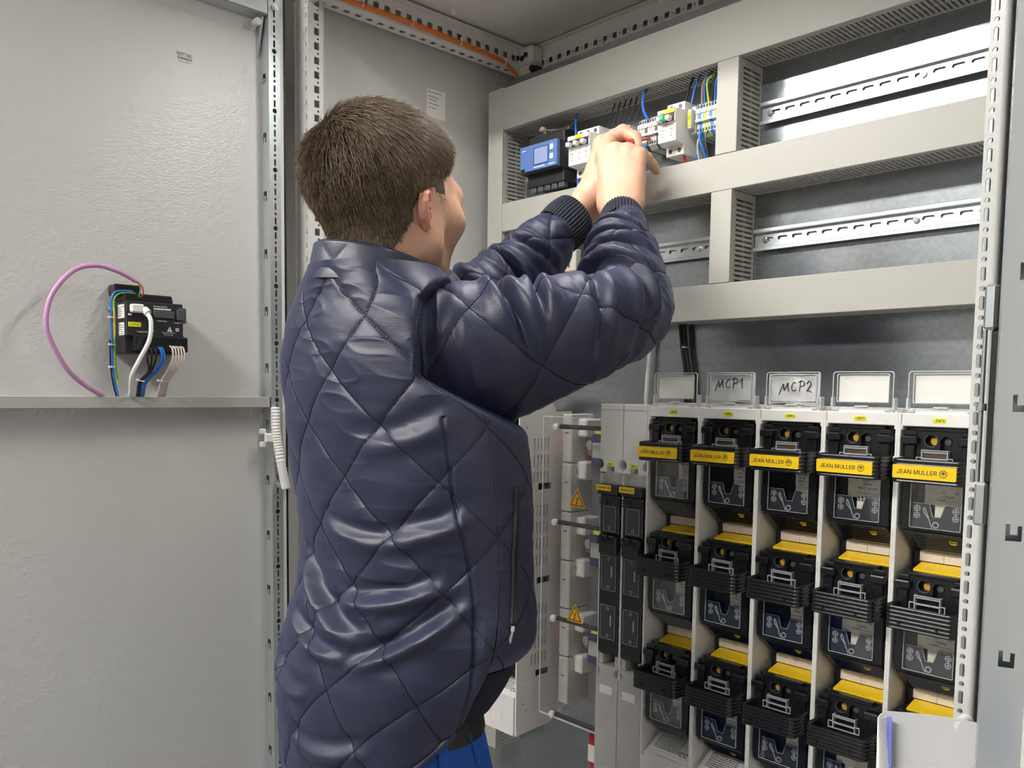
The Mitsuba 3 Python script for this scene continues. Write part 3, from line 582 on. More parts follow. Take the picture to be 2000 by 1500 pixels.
FUSE_TEXT = {}
def fuse_print(lines):
    key = tuple(lines)
    if key not in FUSE_TEXT:
        b = MB()
        for txt, h, x, z in lines: b.text(txt, h, (x, 0.0459, z), (1, 0, 0), (0, 0, 1), 0.0003, h > 0.005)
        b.box(0.045, 0.075, 0.0456, 0.0460, 1.2388, 1.2392)
        FUSE_TEXT[key] = mikit.ply(b.get(), INK, smooth=False)
    return FUSE_TEXT[key]
T315 = (('0036/21', 0.0030, 0.061, 1.2565), ('500V~', 0.0036, 0.061, 1.2515), ('NH 2 -gL/gG', 0.0030, 0.060, 1.2455), ('315A', 0.0062, 0.0565, 1.2315))
T500 = (('~500V', 0.0036, 0.0605, 1.2440), ('120kA', 0.0024, 0.053, 1.2400), ('VDE', 0.0024, 0.056, 1.2495), ('CE', 0.0028, 0.071, 1.2495))
T400 = (('400A', 0.0046, 0.0665, 1.2575), ('-gL/gG', 0.0026, 0.066, 1.2520), ('500V~', 0.0026, 0.066, 1.2475), ('CE', 0.0034, 0.066, 1.2420))
TSM = (('500V~ gG', 0.0022, 0.067, 1.2560), ('CE', 0.0030, 0.067, 1.2500), ('120kA', 0.0022, 0.067, 1.2450))
T315B = (('315A', 0.0066, 0.0585, 1.2500), ('~500V', 0.0030, 0.060, 1.2420))

def fuse_switch(ix, label, tagtext, card, fuses):
    k = thing('fuse_switch', label, 'fuse switch', 'fuse switches on the busbars')
    off = np.array([-0.011 + 0.1 * ix, 0, 0])
    def use(name, dst=None, dz=0.0):
        key = free(k + '__' + (dst or name)); scene[key] = {**parts[name], 'to_world': T().translate((off + [0, 0, dz]).tolist())}
        return key
    for n in ('side_wall', 'head_strip', 'marker', 'back_block', 'terminal_cover', 'printed_label', 'label_print', 'clear_flap', 'flap_residue', 'top_bar'): use(n)
    use('side_wall_001', 'side_wall'); use('clear_flap__pane')
    if card == 'paper': use('card')
    else:
        use('foil' if card == 1 else 'foil_b', 'foil_card'); use(f'handwriting_{card}', 'handwriting')
    kk = free(k + '__marker_print')
    scene[kk] = {**mikit.ply(MB().text(tagtext, 0.0032, (0.0495, 0.0357, 1.3392), depth=0.0002, bold=True).get(), INK), 'to_world': T().translate(off.tolist())}
    for r in range(3):
        dz = -0.185 * r
        c = use('carrier', 'carrier', dz)[len(k) + 2:]
        for n in ('vent_grille', 'screw', 'test_point', 'sight_window', 'handle', 'window_frame', 'window_pane', 'window_shield', 'window_screws'): use('carrier__' + n, c + '__' + n, dz)
        if r == 0: use('carrier__sight_glass', c + '__sight_glass'); use('carrier__name_plate', c + '__name_plate'); use('carrier__name_print', c + '__name_print')
        small, lines = fuses[r]
        use('carrier__fuse_link_small' if small else 'carrier__fuse_link', c + '__fuse_link', dz)
        key = free(k + '__' + c + '__fuse_print'); scene[key] = {**fuse_print(lines), 'to_world': T().translate((off + [0, 0, dz]).tolist())}
        if ix >= 1: use('carrier__lower_cap', c + '__lower_cap', dz)
        if r < 2: use('marker_block', None, dz); use('release_bar', None, dz)
    return k
fuse_switch(0, 'tall fuse switch with a blank card, beside the narrow switches on the left', '-22F1', 'paper', [(1, TSM)] * 3)
fuse_switch(1, 'tall fuse switch with a silver card reading MCP1 in its clear flap', '-23F1', 1, [(1, TSM)] * 3)
fuse_switch(2, 'tall fuse switch with a silver card reading MCP2 in its clear flap', '-24F1', 2, [(1, T400), (1, TSM), (1, TSM)])
fuse_switch(3, 'tall fuse switch with a blank white card, directly right of the MCP2 switch', '-25F1', 'paper', [(0, T315), (0, T500), (0, T315B)])
fuse_switch(4, 'rightmost tall fuse switch with a blank white card, next to the white upright', '-26F1', 'paper', [(0, T500)] * 3)
fuse_switch(-4, 'fuse switch half hidden behind the man, showing its white ventilated side wall', '-4F0', 'paper', [(1, TSM)] * 3)

# narrow fuse switches
def narrow(x0, label, tagtext):
    k = thing('narrow_fuse_switch', label, 'fuse switch', 'narrow fuse switches')
    X = lambda a: x0 + a
    p = sg.Polygon([(0.0008, 1.2335), (0.0008, 1.349), (0.0492, 1.349), (0.0492, 1.2335), (0.0325, 1.2335), (0.0325, 1.243), (0.0165, 1.243), (0.0165, 1.2335)])
    p = p.difference(unary_union([disc(0.0, 1.247, 0.0088, 8), disc(0.05, 1.247, 0.0088, 8)]))
    put(k + '__upper_cover', MB().ext(sa.translate(p, x0, 0), 'xz', 0.0355, 0.10).box(X(0.0012), X(0.0488), 0.034, 0.0365, 1.3395, 1.3488, 0.0008), WHITEP)
    put(k + '__side_wall', MB().box(X(0.0003), X(0.0022), 0.038, 0.18, ZB, 1.23).box(X(0.0478), X(0.0497), 0.038, 0.18, ZB, 1.23).box(X(0.0022), X(0.0478), 0.048, 0.07, 1.205, 1.2335), WHITEP, False)
    put(k + '__marker', MB().box(X(0.0165), X(0.0315), 0.0345, 0.0356, 1.2445, 1.2505, 0.0003), TAGY)
    put(k + '__marker_print', MB().text(tagtext, 0.003, (X(0.024), 0.0344, 1.2475), depth=0.0002, bold=True), INK, False)
    b = MB().box(X(0.004), X(0.046), 0.04, 0.15, 0.918, 1.212).box(X(0.003), X(0.047), 0.026, 0.042, 1.196, 1.2135, 0.0015)
    b.box(X(0.004), X(0.046), 0.033, 0.042, 1.128, 1.196, 0.002).box(X(0.0035), X(0.0465), 0.036, 0.042, 0.92, 1.10, 0.001)
    for z in (1.178, 1.1825, 1.187): b.box(X(0.004), X(0.021), 0.031, 0.036, z, z + 0.0022).box(X(0.029), X(0.046), 0.031, 0.036, z, z + 0.0022)
    b.box(X(0.006), X(0.044), 0.028, 0.042, 1.094, 1.126, 0.002)
    for xa in (0.010, 0.0265): b.tube([(X(xa), 0.03, 1.126), (X(xa), 0.022, 1.121), (X(xa + 0.003), 0.02, 1.113), (X(xa + 0.011), 0.02, 1.113), (X(xa + 0.0135), 0.022, 1.12), (X(xa + 0.0135), 0.03, 1.126)], 0.0012, 6)
    put(k + '__carrier', b, BLACKP)
    put(k + '__name_plate', MB().ext(rect(X(0.002), X(0.034), 1.2025, 1.2125, 0.0008), 'xz', 0.0245, 0.0259), YELLOW, False)
    b = MB().text('JEAN MULLER', 0.0024, (X(0.0155), 0.0245, 1.2075), depth=0.0002, bold=True, stretch=0.85); logo(b, X(0.0295), 0.0243, 1.2075, 0.0019)
    put(k + '__name_print', b, INK, False)
    put(k + '__centre_slot', MB().box(X(0.022), X(0.027), 0.0325, 0.0335, 1.132, 1.195), RUBBER, False)
    for j, (z0, z1) in enumerate(((1.133, 1.176), (1.03, 1.09), (0.945, 1.004))):
        xa, xb = (X(0.013), X(0.041)) if j == 0 else (X(0.0085), X(0.041))
        yy_ = 0.0322 if j == 0 else 0.0352
        put(k + '__window', MB().ext(rect(xa, xb, z0, z1, 0.001), 'xz', yy_, yy_ + 0.001), SMOKE, False)
        b = MB().ext(rect(xa, xb, z0, z1, 0.001).difference(rect(xa + 0.0006, xb - 0.0006, z0 + 0.0006, z1 - 0.0006)), 'xz', yy_ - 0.0005, yy_)
        emblem(b, (xa + xb) / 2, yy_ - 0.0003, z0 + 0.006, 0.0024, 0.0005)
        if j: emblem(b, (xa + xb) / 2, yy_ - 0.0003, z1 - 0.006, 0.0024, 0.0005); b.box(xb - 0.011, xb - 0.0085, yy_ - 0.0006, yy_, z0 + 0.024, z0 + 0.042)
        put(k + '__window_rim', b, EDGED, False)
    p = rect(0.0008, 0.0492, ZB, 0.897).difference(unary_union([disc(0.0, 0.886, 0.0088, 8), disc(0.05, 0.886, 0.0088, 8)]))
    put(k + '__lower_cover', MB().ext(sa.translate(p, x0, 0), 'xz', 0.0355, 0.10).box(X(0.003), X(0.012), 0.04, 0.1, 0.897, 0.916, 0.001).box(X(0.038), X(0.047), 0.04, 0.1, 0.897, 0.916, 0.001).cyl((X(0.025), 0.036, 0.808), (X(0.025), 0.0345, 0.808), 0.0036, 14), LIGHTG)
    put(k + '__label_plate', MB().box(X(0.010), X(0.038), 0.0348, 0.0356, 0.848, 0.8625, 0.0003), PAPER, False)
narrow(-0.111, 'left one of the two narrow black and white fuse switches', '4F1')
narrow(-0.061, 'right one of the two narrow fuse switches, against the wide switches', '4F2')

# ---------------------------------------------------------------- the man
def level_mesh(fn, lo, hi, h):
    """Triangles of the zero level of a signed distance function (negative inside), by marching tetrahedra: always a closed manifold."""
    ax = [np.arange(a, b + h, h) for a, b in zip(lo, hi)]
    V = np.asarray(fn(np.stack(np.meshgrid(*ax, indexing='ij'), -1).astype(np.float32)), float)
    V = np.where(np.abs(V) < 0.02 * h, np.where(V < 0, -0.02 * h, 0.02 * h), V)
    for k in range(3):
        for e in (0, -1): V[tuple(e if i == k else slice(None) for i in range(3))] = h
    n = V.shape; I = V < 0; st = np.array([n[1] * n[2], n[2], 1])
    cs = sum(I[a:n[0] - 1 + a, b:n[1] - 1 + b, c:n[2] - 1 + c].astype(np.int8) for a, b, c in np.ndindex(2, 2, 2))
    base = np.argwhere((cs > 0) & (cs < 8)) @ st
    Vf, If = V.ravel(), I.ravel(); P, Q = [], []
    for p in ((0, 1, 2), (1, 2, 0), (2, 0, 1), (0, 2, 1), (2, 1, 0), (1, 0, 2)):
        c = [np.zeros(3, int)]
        for k in p: c.append(c[-1] + np.eye(3, dtype=int)[k])
        t = base[:, None] + np.array(c) @ st
        if p in ((0, 2, 1), (2, 1, 0), (1, 0, 2)): t = t[:, [0, 2, 1, 3]]          # one orientation for all
        ins = If[t]; m = ins.sum(1)
        for code in range(1, 15):
            s_ = [i for i in range(4) if code >> i & 1]; o = [i for i in range(4) if not code >> i & 1]
            r = t[(ins == [bool(code >> i & 1) for i in range(4)]).all(1)]
            if not len(r): continue
            par = lambda q: sum(q[i] > q[j] for i in range(4) for j in range(i + 1, 4)) % 2
            if len(s_) == 1:
                f = o if par(s_ + o) == 0 else [o[0], o[2], o[1]]
                tri = [[(s_[0], f[0]), (s_[0], f[1]), (s_[0], f[2])]]
            elif len(s_) == 3:
                f = s_ if par(o + s_) == 1 else [s_[0], s_[2], s_[1]]
                tri = [[(o[0], f[0]), (o[0], f[1]), (o[0], f[2])]]
            else:
                a_, b_ = s_; c_, d_ = o if par(s_ + o) == 0 else o[::-1]
                tri = [[(a_, c_), (a_, d_), (b_, d_)], [(a_, c_), (b_, d_), (b_, c_)]]
            for tr in tri:
                P.append(np.stack([np.minimum(r[:, x], r[:, y]) for x, y in tr], 1)); Q.append(np.stack([np.maximum(r[:, x], r[:, y]) for x, y in tr], 1))
    P, Q = np.vstack(P).ravel(), np.vstack(Q).ravel()
    key, inv = np.unique(P.astype(np.int64) * Vf.size + Q, return_inverse=True)
    a_, b_ = key // Vf.size, key % Vf.size; w = Vf[a_] / (Vf[a_] - Vf[b_])
    pt = lambda i: np.stack(np.unravel_index(i, n), 1)
    v = np.array(lo) + h * (pt(a_) + w[:, None] * (pt(b_) - pt(a_)))
    f = inv.reshape(-1, 3)
    if np.einsum('ij,ij->i', v[f[:, 0]] - v.mean(0), np.cross(v[f[:, 1]] - v.mean(0), v[f[:, 2]] - v.mean(0))).sum() < 0: f = f[:, ::-1]
    return v, f
def s_seg(p, a, b, ra, rb):
    a, b = np.asarray(a, np.float32), np.asarray(b, np.float32); d = b - a
    t = np.clip(((p - a) @ d) / (d @ d), 0, 1)
    return np.linalg.norm(p - a - t[..., None] * d, axis=-1) - (ra + (rb - ra) * t)
def s_ell(p, c, r, R_=None):
    q = p - np.asarray(c, np.float32)
    if R_ is not None: q = q @ np.asarray(R_, np.float32).T
    r = np.asarray(r, np.float32); k0 = np.linalg.norm(q / r, axis=-1); k1 = np.linalg.norm(q / r**2, axis=-1)
    return k0 * (k0 - 1) / np.maximum(k1, 1e-6)
def smin(a, b, k):
    h = np.maximum(k - np.abs(a - b), 0) / k
    return np.minimum(a, b) - h * h * k * 0.25
def smax(a, b, k): return -smin(-a, -b, k)

def trimesh_sphere(c, r):
    m = trimesh.creation.icosphere(2, r); return np.array(m.vertices) + c, np.array(m.faces)
HO = np.array([-0.0745, -0.4285, 1.597])          # between the ears; the face looks along +y
HYAW = 0.29
Rh = np.array([[math.cos(HYAW), math.sin(HYAW), 0], [-math.sin(HYAW), math.cos(HYAW), 0], [0, 0, 1]])
def head_f(g):
    p = (g - HO.astype(np.float32)) @ Rh.T.astype(np.float32)
    d = s_ell(p, (0, -0.008, 0.040), (0.0740, 0.102, 0.081))
    d = smin(d, s_ell(p, (0, -0.052, 0.030), (0.066, 0.062, 0.066)), 0.03)
    d = smin(d, s_ell(p, (0, 0.046, -0.020), (0.060, 0.056, 0.082)), 0.03)
    for s in (-1, 1):
        d = smin(d, s_seg(p, (s * 0.056, 0.000, -0.050), (s * 0.022, 0.074, -0.088), 0.017, 0.016), 0.022)
        d = smin(d, s_ell(p, (s * 0.050, 0.058, -0.008), (0.022, 0.026, 0.020)), 0.025)
        d = smin(d, s_seg(p, (s * 0.058, 0.004, -0.045), (s * 0.058, 0.012, 0.01), 0.017, 0.016), 0.02)
    d = smin(d, s_seg(p, (-0.040, 0.083, 0.030), (0.040, 0.083, 0.030), 0.015, 0.015), 0.02)
    d = smin(d, s_ell(p, (0, 0.086, -0.092), (0.020, 0.016, 0.016)), 0.02)
    for s in (-1, 1): d = smax(d, -s_ell(p, (s * 0.031, 0.106, 0.010), (0.017, 0.016, 0.011)), 0.012)
    d = smin(d, s_seg(p, (0, 0.098, 0.022), (0, 0.120, -0.022), 0.007, 0.0105), 0.012)
    for s in (-1, 1): d = smin(d, s_ell(p, (s * 0.012, 0.106, -0.027), (0.008, 0.009, 0.0075)), 0.008)
    for z, r in ((-0.051, 0.0052), (-0.0605, 0.0062)):
        d = smin(d, s_seg(p, (-0.020, 0.094, z), (0, 0.101, z), r * 0.6, r), 0.005); d = smin(d, s_seg(p, (0.020, 0.094, z), (0, 0.101, z), r * 0.6, r), 0.005)
    n = s_seg(p, (0, -0.026, -0.030), (0, -0.032, -0.130), 0.0545, 0.0560)
    for s in (-1, 1): n = smin(n, s_seg(p, (s * 0.052, -0.018, -0.03), (s * 0.018, 0.020, -0.135), 0.013, 0.013), 0.02)
    d = smin(d, n, 0.03)
    return d
EO = np.array([0.0715, -0.018, -0.012])
def ear_f(g, s=1):
    p = (g - HO.astype(np.float32)) @ Rh.T.astype(np.float32)
    p = p * np.array([s, 1, 1], np.float32) - (EO if s > 0 else EO + [-0.006, 0.012, 0]).astype(np.float32)
    # ear frame: U up along the ear, B backwards and outwards, N off the ear plane
    U = np.array([0.05, -0.16, 0.985]); U /= np.linalg.norm(U); B = np.array([0.46, -0.87, -0.16]); B -= U * (U @ B); B /= np.linalg.norm(B); N = np.cross(B, U); N *= np.sign(N[0])
    q = np.stack([p @ B / 0.92, (p @ U) / 0.68, p @ N], -1).astype(np.float32)
    rim = [(0.004, 0.006, 0.003), (0.000, 0.018, 0.004), (0.004, 0.029, 0.004), (0.014, 0.0335, 0.004), (0.0235, 0.029, 0.0035), (0.0285, 0.017, 0.003), (0.027, 0.003, 0.002), (0.022, -0.010, 0.002), (0.015, -0.020, 0.002), (0.009, -0.0265, 0.002)]
    d = 1e3
    for a, b in zip(rim[:-1], rim[1:]): d = np.minimum(d, s_seg(q, a, b, 0.0040, 0.0040))
    anti = [(0.007, 0.022, 0.0015), (0.0165, 0.014, 0.002), (0.0185, 0.002, 0.0025), (0.0135, -0.009, 0.003), (0.006, -0.014, 0.003)]
    for a, b in zip(anti[:-1], anti[1:]): d = smin(d, s_seg(q, a, b, 0.0034, 0.0034), 0.002)
    d = smin(d, s_ell(q, (0.013, 0.006, -0.0035), (0.0155, 0.027, 0.0042)), 0.004)
    d = smin(d, s_ell(q, (0.0085, -0.0235, 0.001), (0.0075, 0.0085, 0.0042)), 0.005)
    d = smin(d, s_ell(q, (0.0, -0.004, 0.003), (0.0042, 0.0075, 0.0050)), 0.003)
    d = smax(d, -s_ell(q, (0.0085, -0.001, 0.0055), (0.0065, 0.0085, 0.0065)), 0.003)
    root = s_ell(q, (0.004, 0.002, -0.012), (0.013, 0.024, 0.013))
    return smin(d, root, 0.006)

# joints
RS, RE, RW = np.array([0.066, -0.412, 1.438]), np.array([0.096, -0.154, 1.476]), np.array([-0.039, -0.0111, 1.6607])
LS, LE, LW = np.array([-0.235, -0.412, 1.455]), np.array([-0.157, -0.203, 1.500]), np.array([-0.1167, -0.0118, 1.6719])

def unit(a): a = np.asarray(a, float); return a / np.linalg.norm(a)
def hand_bones(W, K, dorsal, fingers, thumb, side):
    """Bones (a, b, ra, rb, group) of a hand: W wrist, K middle knuckle, dorsal = direction off the back of the hand, side = +1 when the thumb is on the -l side."""
    u = unit(K - W); n = unit(dorsal - u * (u @ dorsal)); l = np.cross(u, n) * side; L = np.linalg.norm(K - W)
    P = lambda x, y, z: W + l * x + u * y + n * z
    mcp = [P(-0.0300, L * 0.95, 0.001), P(-0.0105, L, 0.004), P(0.0095, L * 0.97, 0.003), P(0.0275, L * 0.90, -0.001)]
    seg = [(0.042, 0.026, 0.021), (0.046, 0.029, 0.022), (0.043, 0.027, 0.022), (0.026, 0.017, 0.016)]
    rad = [(0.0120, 0.0112, 0.0096, 0.0080), (0.0104, 0.0094, 0.0082, 0.0070), (0.0100, 0.0090, 0.0078, 0.0066), (0.0105, 0.0096, 0.0086, 0.0074)]
    bones = []
    for i in range(4):
        x = (-0.019, -0.007, 0.006, 0.018)[i]
        bones.append((P(x, 0.012, -0.004), mcp[i], 0.0165, 0.0122, 'palm'))
    bones.append((P(-0.019, 0.014, -0.012), P(-0.030, 0.045, -0.018), 0.016, 0.013, 'palm'))
    bones.append((P(0.017, 0.014, -0.012), P(0.024, 0.055, -0.012), 0.015, 0.012, 'palm'))
    for i in range(4):
        a, flex, spread = mcp[i], fingers[i][:3], fingers[i][3]
        ang = 0; c = a
        for j in range(3):
            ang += math.radians(flex[j]); d = u * math.cos(ang) - n * math.sin(ang); d = unit(d + l * spread)
            e = c + d * seg[i][j]; bones.append((c, e, rad[i][j], rad[i][j + 1], f'f{i}')); c = e
    c = P(-0.024, 0.022, -0.012)
    for d, s_, ra, rb in thumb:
        e = c + unit(l * d[0] + u * d[1] + n * d[2]) * s_; bones.append((c, e, ra, rb, 'thumb')); c = e
    return bones, (u, n, l)
view = unit(np.array([0.63, -0.72, -0.22]))
RK = np.array([-0.0630, 0.0184, 1.7580]); LK = np.array([-0.1262, 0.0476, 1.7700])
R_bones, RF = hand_bones(RW, RK, np.array([0.50, -0.80, 0.10]),
    [(22, 72, 58, 0.16), (52, 86, 55, 0.03), (80, 84, 50, 0.0), (70, 20, 6, 0.42)],
    [((-0.45, 0.75, -0.55), 0.040, 0.0135, 0.0115), ((0.25, 0.75, -0.75), 0.032, 0.0110, 0.0098), ((0.75, 0.40, -0.5), 0.025, 0.0096, 0.0078)], 1)
L_bones, LF = hand_bones(LW, LK, np.array([-0.80, -0.45, 0.15]),
    [(42, 70, 40, -0.02), (55, 80, 45, 0.0), (62, 82, 45, 0.02), (66, 80, 45, 0.04)],
    [((0.0, 0.85, -0.55), 0.036, 0.0130, 0.0112), ((0.1, 0.85, -0.55), 0.030, 0.0106, 0.0096), ((0.2, 0.75, -0.6), 0.024, 0.0094, 0.0078)], -1)
def hand_f(g, bones, W, E, frame):
    u, n, l = frame
    d = None; fing = {}
    for a, b, ra, rb, grp in bones:
        q = s_seg(g, a, b, ra, rb)
        fing[grp] = q if grp not in fing else smin(fing[grp], q, 0.012 if grp == 'palm' else 0.004)
    d = fing.pop('palm')
    fd = unit(E - W)
    arm = None
    for o in (-0.0105, 0.0105):
        q = s_seg(g, W + l * o - fd * 0.006, W + l * o * 1.2 + fd * 0.10, 0.0175, 0.024); arm = q if arm is None else smin(arm, q, 0.02)
    d = smin(d, arm, 0.022)
    o = 1e3
    for q in fing.values(): o = smin(np.asarray(o), q, 0.0022) if not np.isscalar(o) else q
    return smin(d, o, 0.009)
def body_f(g):
    c = np.array([-0.07, -0.42, 0])
    d = s_ell(g, (-0.090, -0.418, 1.30), (0.095, 0.070, 0.16))
    d = smin(d, s_ell(g, (-0.05, -0.430, 1.06), (0.120, 0.078, 0.18)), 0.08)
    d = smin(d, s_ell(g, (-0.05, -0.445, 0.91), (0.132, 0.088, 0.10)), 0.06)
    d = smin(d, s_seg(g, (-0.078, -0.455, 1.40), HO + [0, -0.040, -0.085], 0.056, 0.046), 0.04)
    for S, E_, W_ in ((RS, RE, RW), (LS, LE, LW)):
        d = smin(d, s_seg(g, S + [-0.02, 0.05, -0.01], E_, 0.028, 0.030), 0.03); d = smin(d, s_seg(g, E_, E_ + (W_ - E_) * 0.75, 0.036, 0.026), 0.02)
    for s in (-1, 1):
        d = smin(d, s_seg(g, (-0.05 + s * 0.083, -0.448, 0.88), (-0.05 + s * 0.10, -0.43, 0.47), 0.072, 0.048), 0.03)
        d = smin(d, s_seg(g, (-0.05 + s * 0.10, -0.43, 0.47), (-0.05 + s * 0.11, -0.455, 0.09), 0.048, 0.034), 0.02)
        d = smin(d, s_seg(g, (-0.05 + s * 0.11, -0.46, 0.05), (-0.05 + s * 0.13, -0.30, 0.035), 0.030, 0.026), 0.02)
    return d
def to_man(vf):
    v, f = vf
    return m3.Manifold(m3.Mesh(np.asarray(v, np.float32), np.asarray(f, np.uint32)))
def bbox(bones, pad): 
    p = np.array([q for b in bones for q in b[:2]]); return p.min(0) - pad, p.max(0) + pad
pieces = []
lo, hi = HO + [-0.10, -0.135, -0.155], HO + [0.10, 0.15, 0.155]
pieces.append(level_mesh(head_f, lo, hi, 0.0026))
for s in (1, -1):
    c = HO + Rh.T @ (EO * [s, 1, 1])
    pieces.append(level_mesh(lambda g: ear_f(g, s), c + [-0.034, -0.045, -0.042], c + [0.034, 0.025, 0.046], 0.0012))
for B_, W_, E_, F_ in ((R_bones, RW, RE, RF), (L_bones, LW, LE, LF)):
    lo, hi = bbox(B_ + [(W_, W_ + unit(E_ - W_) * 0.10)], 0.032)
    pieces.append(level_mesh(lambda g: hand_f(g, B_, W_, E_, F_), lo, hi, 0.0021))
pieces.append(level_mesh(body_f, np.array([-0.36, -0.62, -0.01]), np.array([0.22, 0.02, 1.62]), 0.013))
whole = None
for vf in pieces:
    q = to_man(vf)
    if q.status() != m3.Error.NoError or q.volume() <= 0: print('piece not manifold', q.status(), q.volume())
    whole = q if whole is None else whole + q
qm = whole.to_mesh(); bv, bf = np.array(qm.vert_properties[:, :3], float), np.array(qm.tri_verts)
bm = trimesh.Trimesh(bv, bf, process=False); trimesh.smoothing.filter_taubin(bm, lamb=0.5, nu=0.53, iterations=6)
bv, bf = np.array(bm.vertices), np.array(bm.faces)
# skin colour: pinker ears, knuckles and finger tips, stubble on the jaw
local = (bv - HO) @ Rh.T
base = np.array([0.55, 0.315, 0.215])
mott = meshkit.fbm(bv * 90, 3, 4)[:, None]
col = base * (0.93 + 0.14 * mott)
earw = np.clip(1 - np.linalg.norm((local - [0.083, -0.026, -0.01]) / [0.03, 0.03, 0.040], axis=1), 0, 1)[:, None]
col = col * (1 - np.minimum(1, 1.6 * earw)) + np.array([0.60, 0.27, 0.20]) * np.minimum(1, 1.6 * earw)
stub = np.clip((-local[:, 2] - 0.035) / 0.02, 0, 1) * np.clip((local[:, 1] + 0.01) / 0.02, 0, 1) * np.clip((local[:, 2] + 0.125) / 0.01, 0, 1)
col = col * (1 - 0.20 * (stub * (0.6 + 0.8 * (meshkit.noise(bv * 700, 2) > 0.5)))[:, None])
for B_ in (R_bones, L_bones):
    for i, (a, b, ra, rb, grp) in enumerate(B_):
        if grp[0] == 'f':
            w = np.clip(1 - np.linalg.norm(bv - a, axis=1) / 0.013, 0, 1)[:, None]; col = col * (1 - 0.5 * w) + np.array([0.58, 0.27, 0.19]) * 0.5 * w
PERSON = thing('person', 'man with short brown hair, navy quilted jacket and blue trousers, working in the cabinet', 'person')
scene['mat_skin'] = {'type': 'principled', 'base_color': {'type': 'mesh_attribute', 'name': 'vertex_color'}, 'roughness': 0.48, 'specular': 0.45}
put(PERSON + '__body', (bv, bf), 'mat_skin', True, color=np.clip(col, 0, 1))
for s in (-1, 1):
    put(PERSON + '__eye', trimesh_sphere(HO + Rh.T @ np.array([s * 0.031, 0.082, 0.010]), 0.012), WHITEP, True)

# jacket: padded cloth in diamonds, as lofted surfaces with the puff, the folds and the stitch grooves in the shape
def jacket_bump(p, n, uv):
    g = 0.0021
    a = dr.abs(uv.x / g - dr.round(uv.x / g)); b = dr.abs(uv.y / g - dr.round(uv.y / g))
    return 0.25 * (smoothstep(0.30, 0.5, a) + smoothstep(0.30, 0.5, b)) + 0.5 * fbm(uv.x * 90, uv.y * 300, 0.0, 2)
def jacket_color(p, n, uv): return mix((0.012, 0.014, 0.036), (0.019, 0.0215, 0.049), fbm(uv.x * 30, uv.y * 60, 0.0, 3))
NAVY = mat('navy_nylon', proc(jacket_color), 0.46, 0.0, 0.42, bump=jacket_bump, bump_scale=0.00022, eps=4e-4, sheen=1.0, sheen_tint=0.7)
RIB = mat('navy_rib_knit', (0.016, 0.020, 0.032), 0.75, 0.0, 0.3)
THREAD = mat('navy_thread', (0.008, 0.008, 0.014), 0.6)
JEANS = mat('blue_twill', (0.012, 0.072, 0.33), 0.75, 0.0, 0.3, bump=lambda p, n, uv: fbm(p.x * 900, p.y * 900, p.z * 400, 2), bump_scale=0.0002, eps=4e-4)
BELT = mat('belt_leather', (0.010, 0.010, 0.011), 0.5)

def quilt(s, t, P, A, sharp=0.42):
    """Puff height over a diamond grid of half-period P, and the distance to the nearest stitch line."""
    a, b = (s + t) / (2 * P), (s - t) / (2 * P)
    fa, fb = np.abs(np.sin(np.pi * a)), np.abs(np.sin(np.pi * b))
    return A * (fa**sharp * fb**sharp - 0.62)
def grid_faces(n, m, closed):
    i, j = np.meshgrid(np.arange(n - 1), np.arange(m if closed else m - 1), indexing='ij'); i, j = i.ravel(), j.ravel(); k = (j + 1) % m
    return np.vstack([np.stack([i * m + j, i * m + k, (i + 1) * m + k], 1), np.stack([i * m + j, (i + 1) * m + k, (i + 1) * m + j], 1)])
def grid_normals(g, closed):
    du = np.roll(g, -1, 1) - np.roll(g, 1, 1) if closed else np.gradient(g, axis=1)
    n = np.cross(du, np.gradient(g, axis=0)); return n / (np.linalg.norm(n, axis=2, keepdims=True) + 1e-12)
def interp(x, tab, k): tab = np.array(tab); return np.interp(x, tab[:, 0], tab[:, k])
def smoothtab(tab, col, x, w):
    """Piecewise-linear table smoothed with a box of width w."""
    return np.mean([interp(x + d, tab, col) for d in np.linspace(-w, w, 9)], axis=0)

# torso rings: z, centre x, centre y, half width, half depth
TOR = [(0.80, -0.0510, -0.455, 0.160, 0.112), (0.8772, -0.0510, -0.4535, 0.162, 0.114), (0.9105, -0.053, -0.452, 0.163, 0.114), (0.9437, -0.056, -0.4515, 0.167, 0.116), (0.977, -0.0555, -0.447, 0.174, 0.120), (1.0104, -0.0515, -0.440, 0.185, 0.125),
       (1.0438, -0.0462, -0.4301, 0.1945, 0.128), (1.0905, -0.0435, -0.4221, 0.1961, 0.126), (1.1238, -0.041, -0.4158, 0.1928, 0.122), (1.1571, -0.0413, -0.4124, 0.192, 0.120), (1.2103, -0.0472, -0.4129, 0.1965, 0.121), (1.2767, -0.0555, -0.4144, 0.1985, 0.123),
       (1.3431, -0.065, -0.4172, 0.1975, 0.124), (1.3963, -0.0725, -0.4193, 0.1945, 0.124), (1.430, -0.0775, -0.4213, 0.186, 0.121), (1.460, -0.080, -0.424, 0.168, 0.114), (1.485, -0.079, -0.430, 0.140, 0.103), (1.503, -0.076, -0.440, 0.110, 0.092), (1.518, -0.074, -0.450, 0.087, 0.083), (1.545, -0.0735, -0.452, 0.074, 0.076)]
NT, NV = 720, 560
th = np.arange(NT) * 2 * np.pi / NT - np.pi                       # 0 = his right (+x), +90 = front, -90 = back
def seam_at(Z): return 59 + 72 * np.clip(1.25 - Z, 0, 0.29)            # degrees from the spine to the side seams
def spine(TH): return (np.degrees(TH) + 90 + 180) % 360 - 180
SEAM = 80.0                                                       # the same at the hem
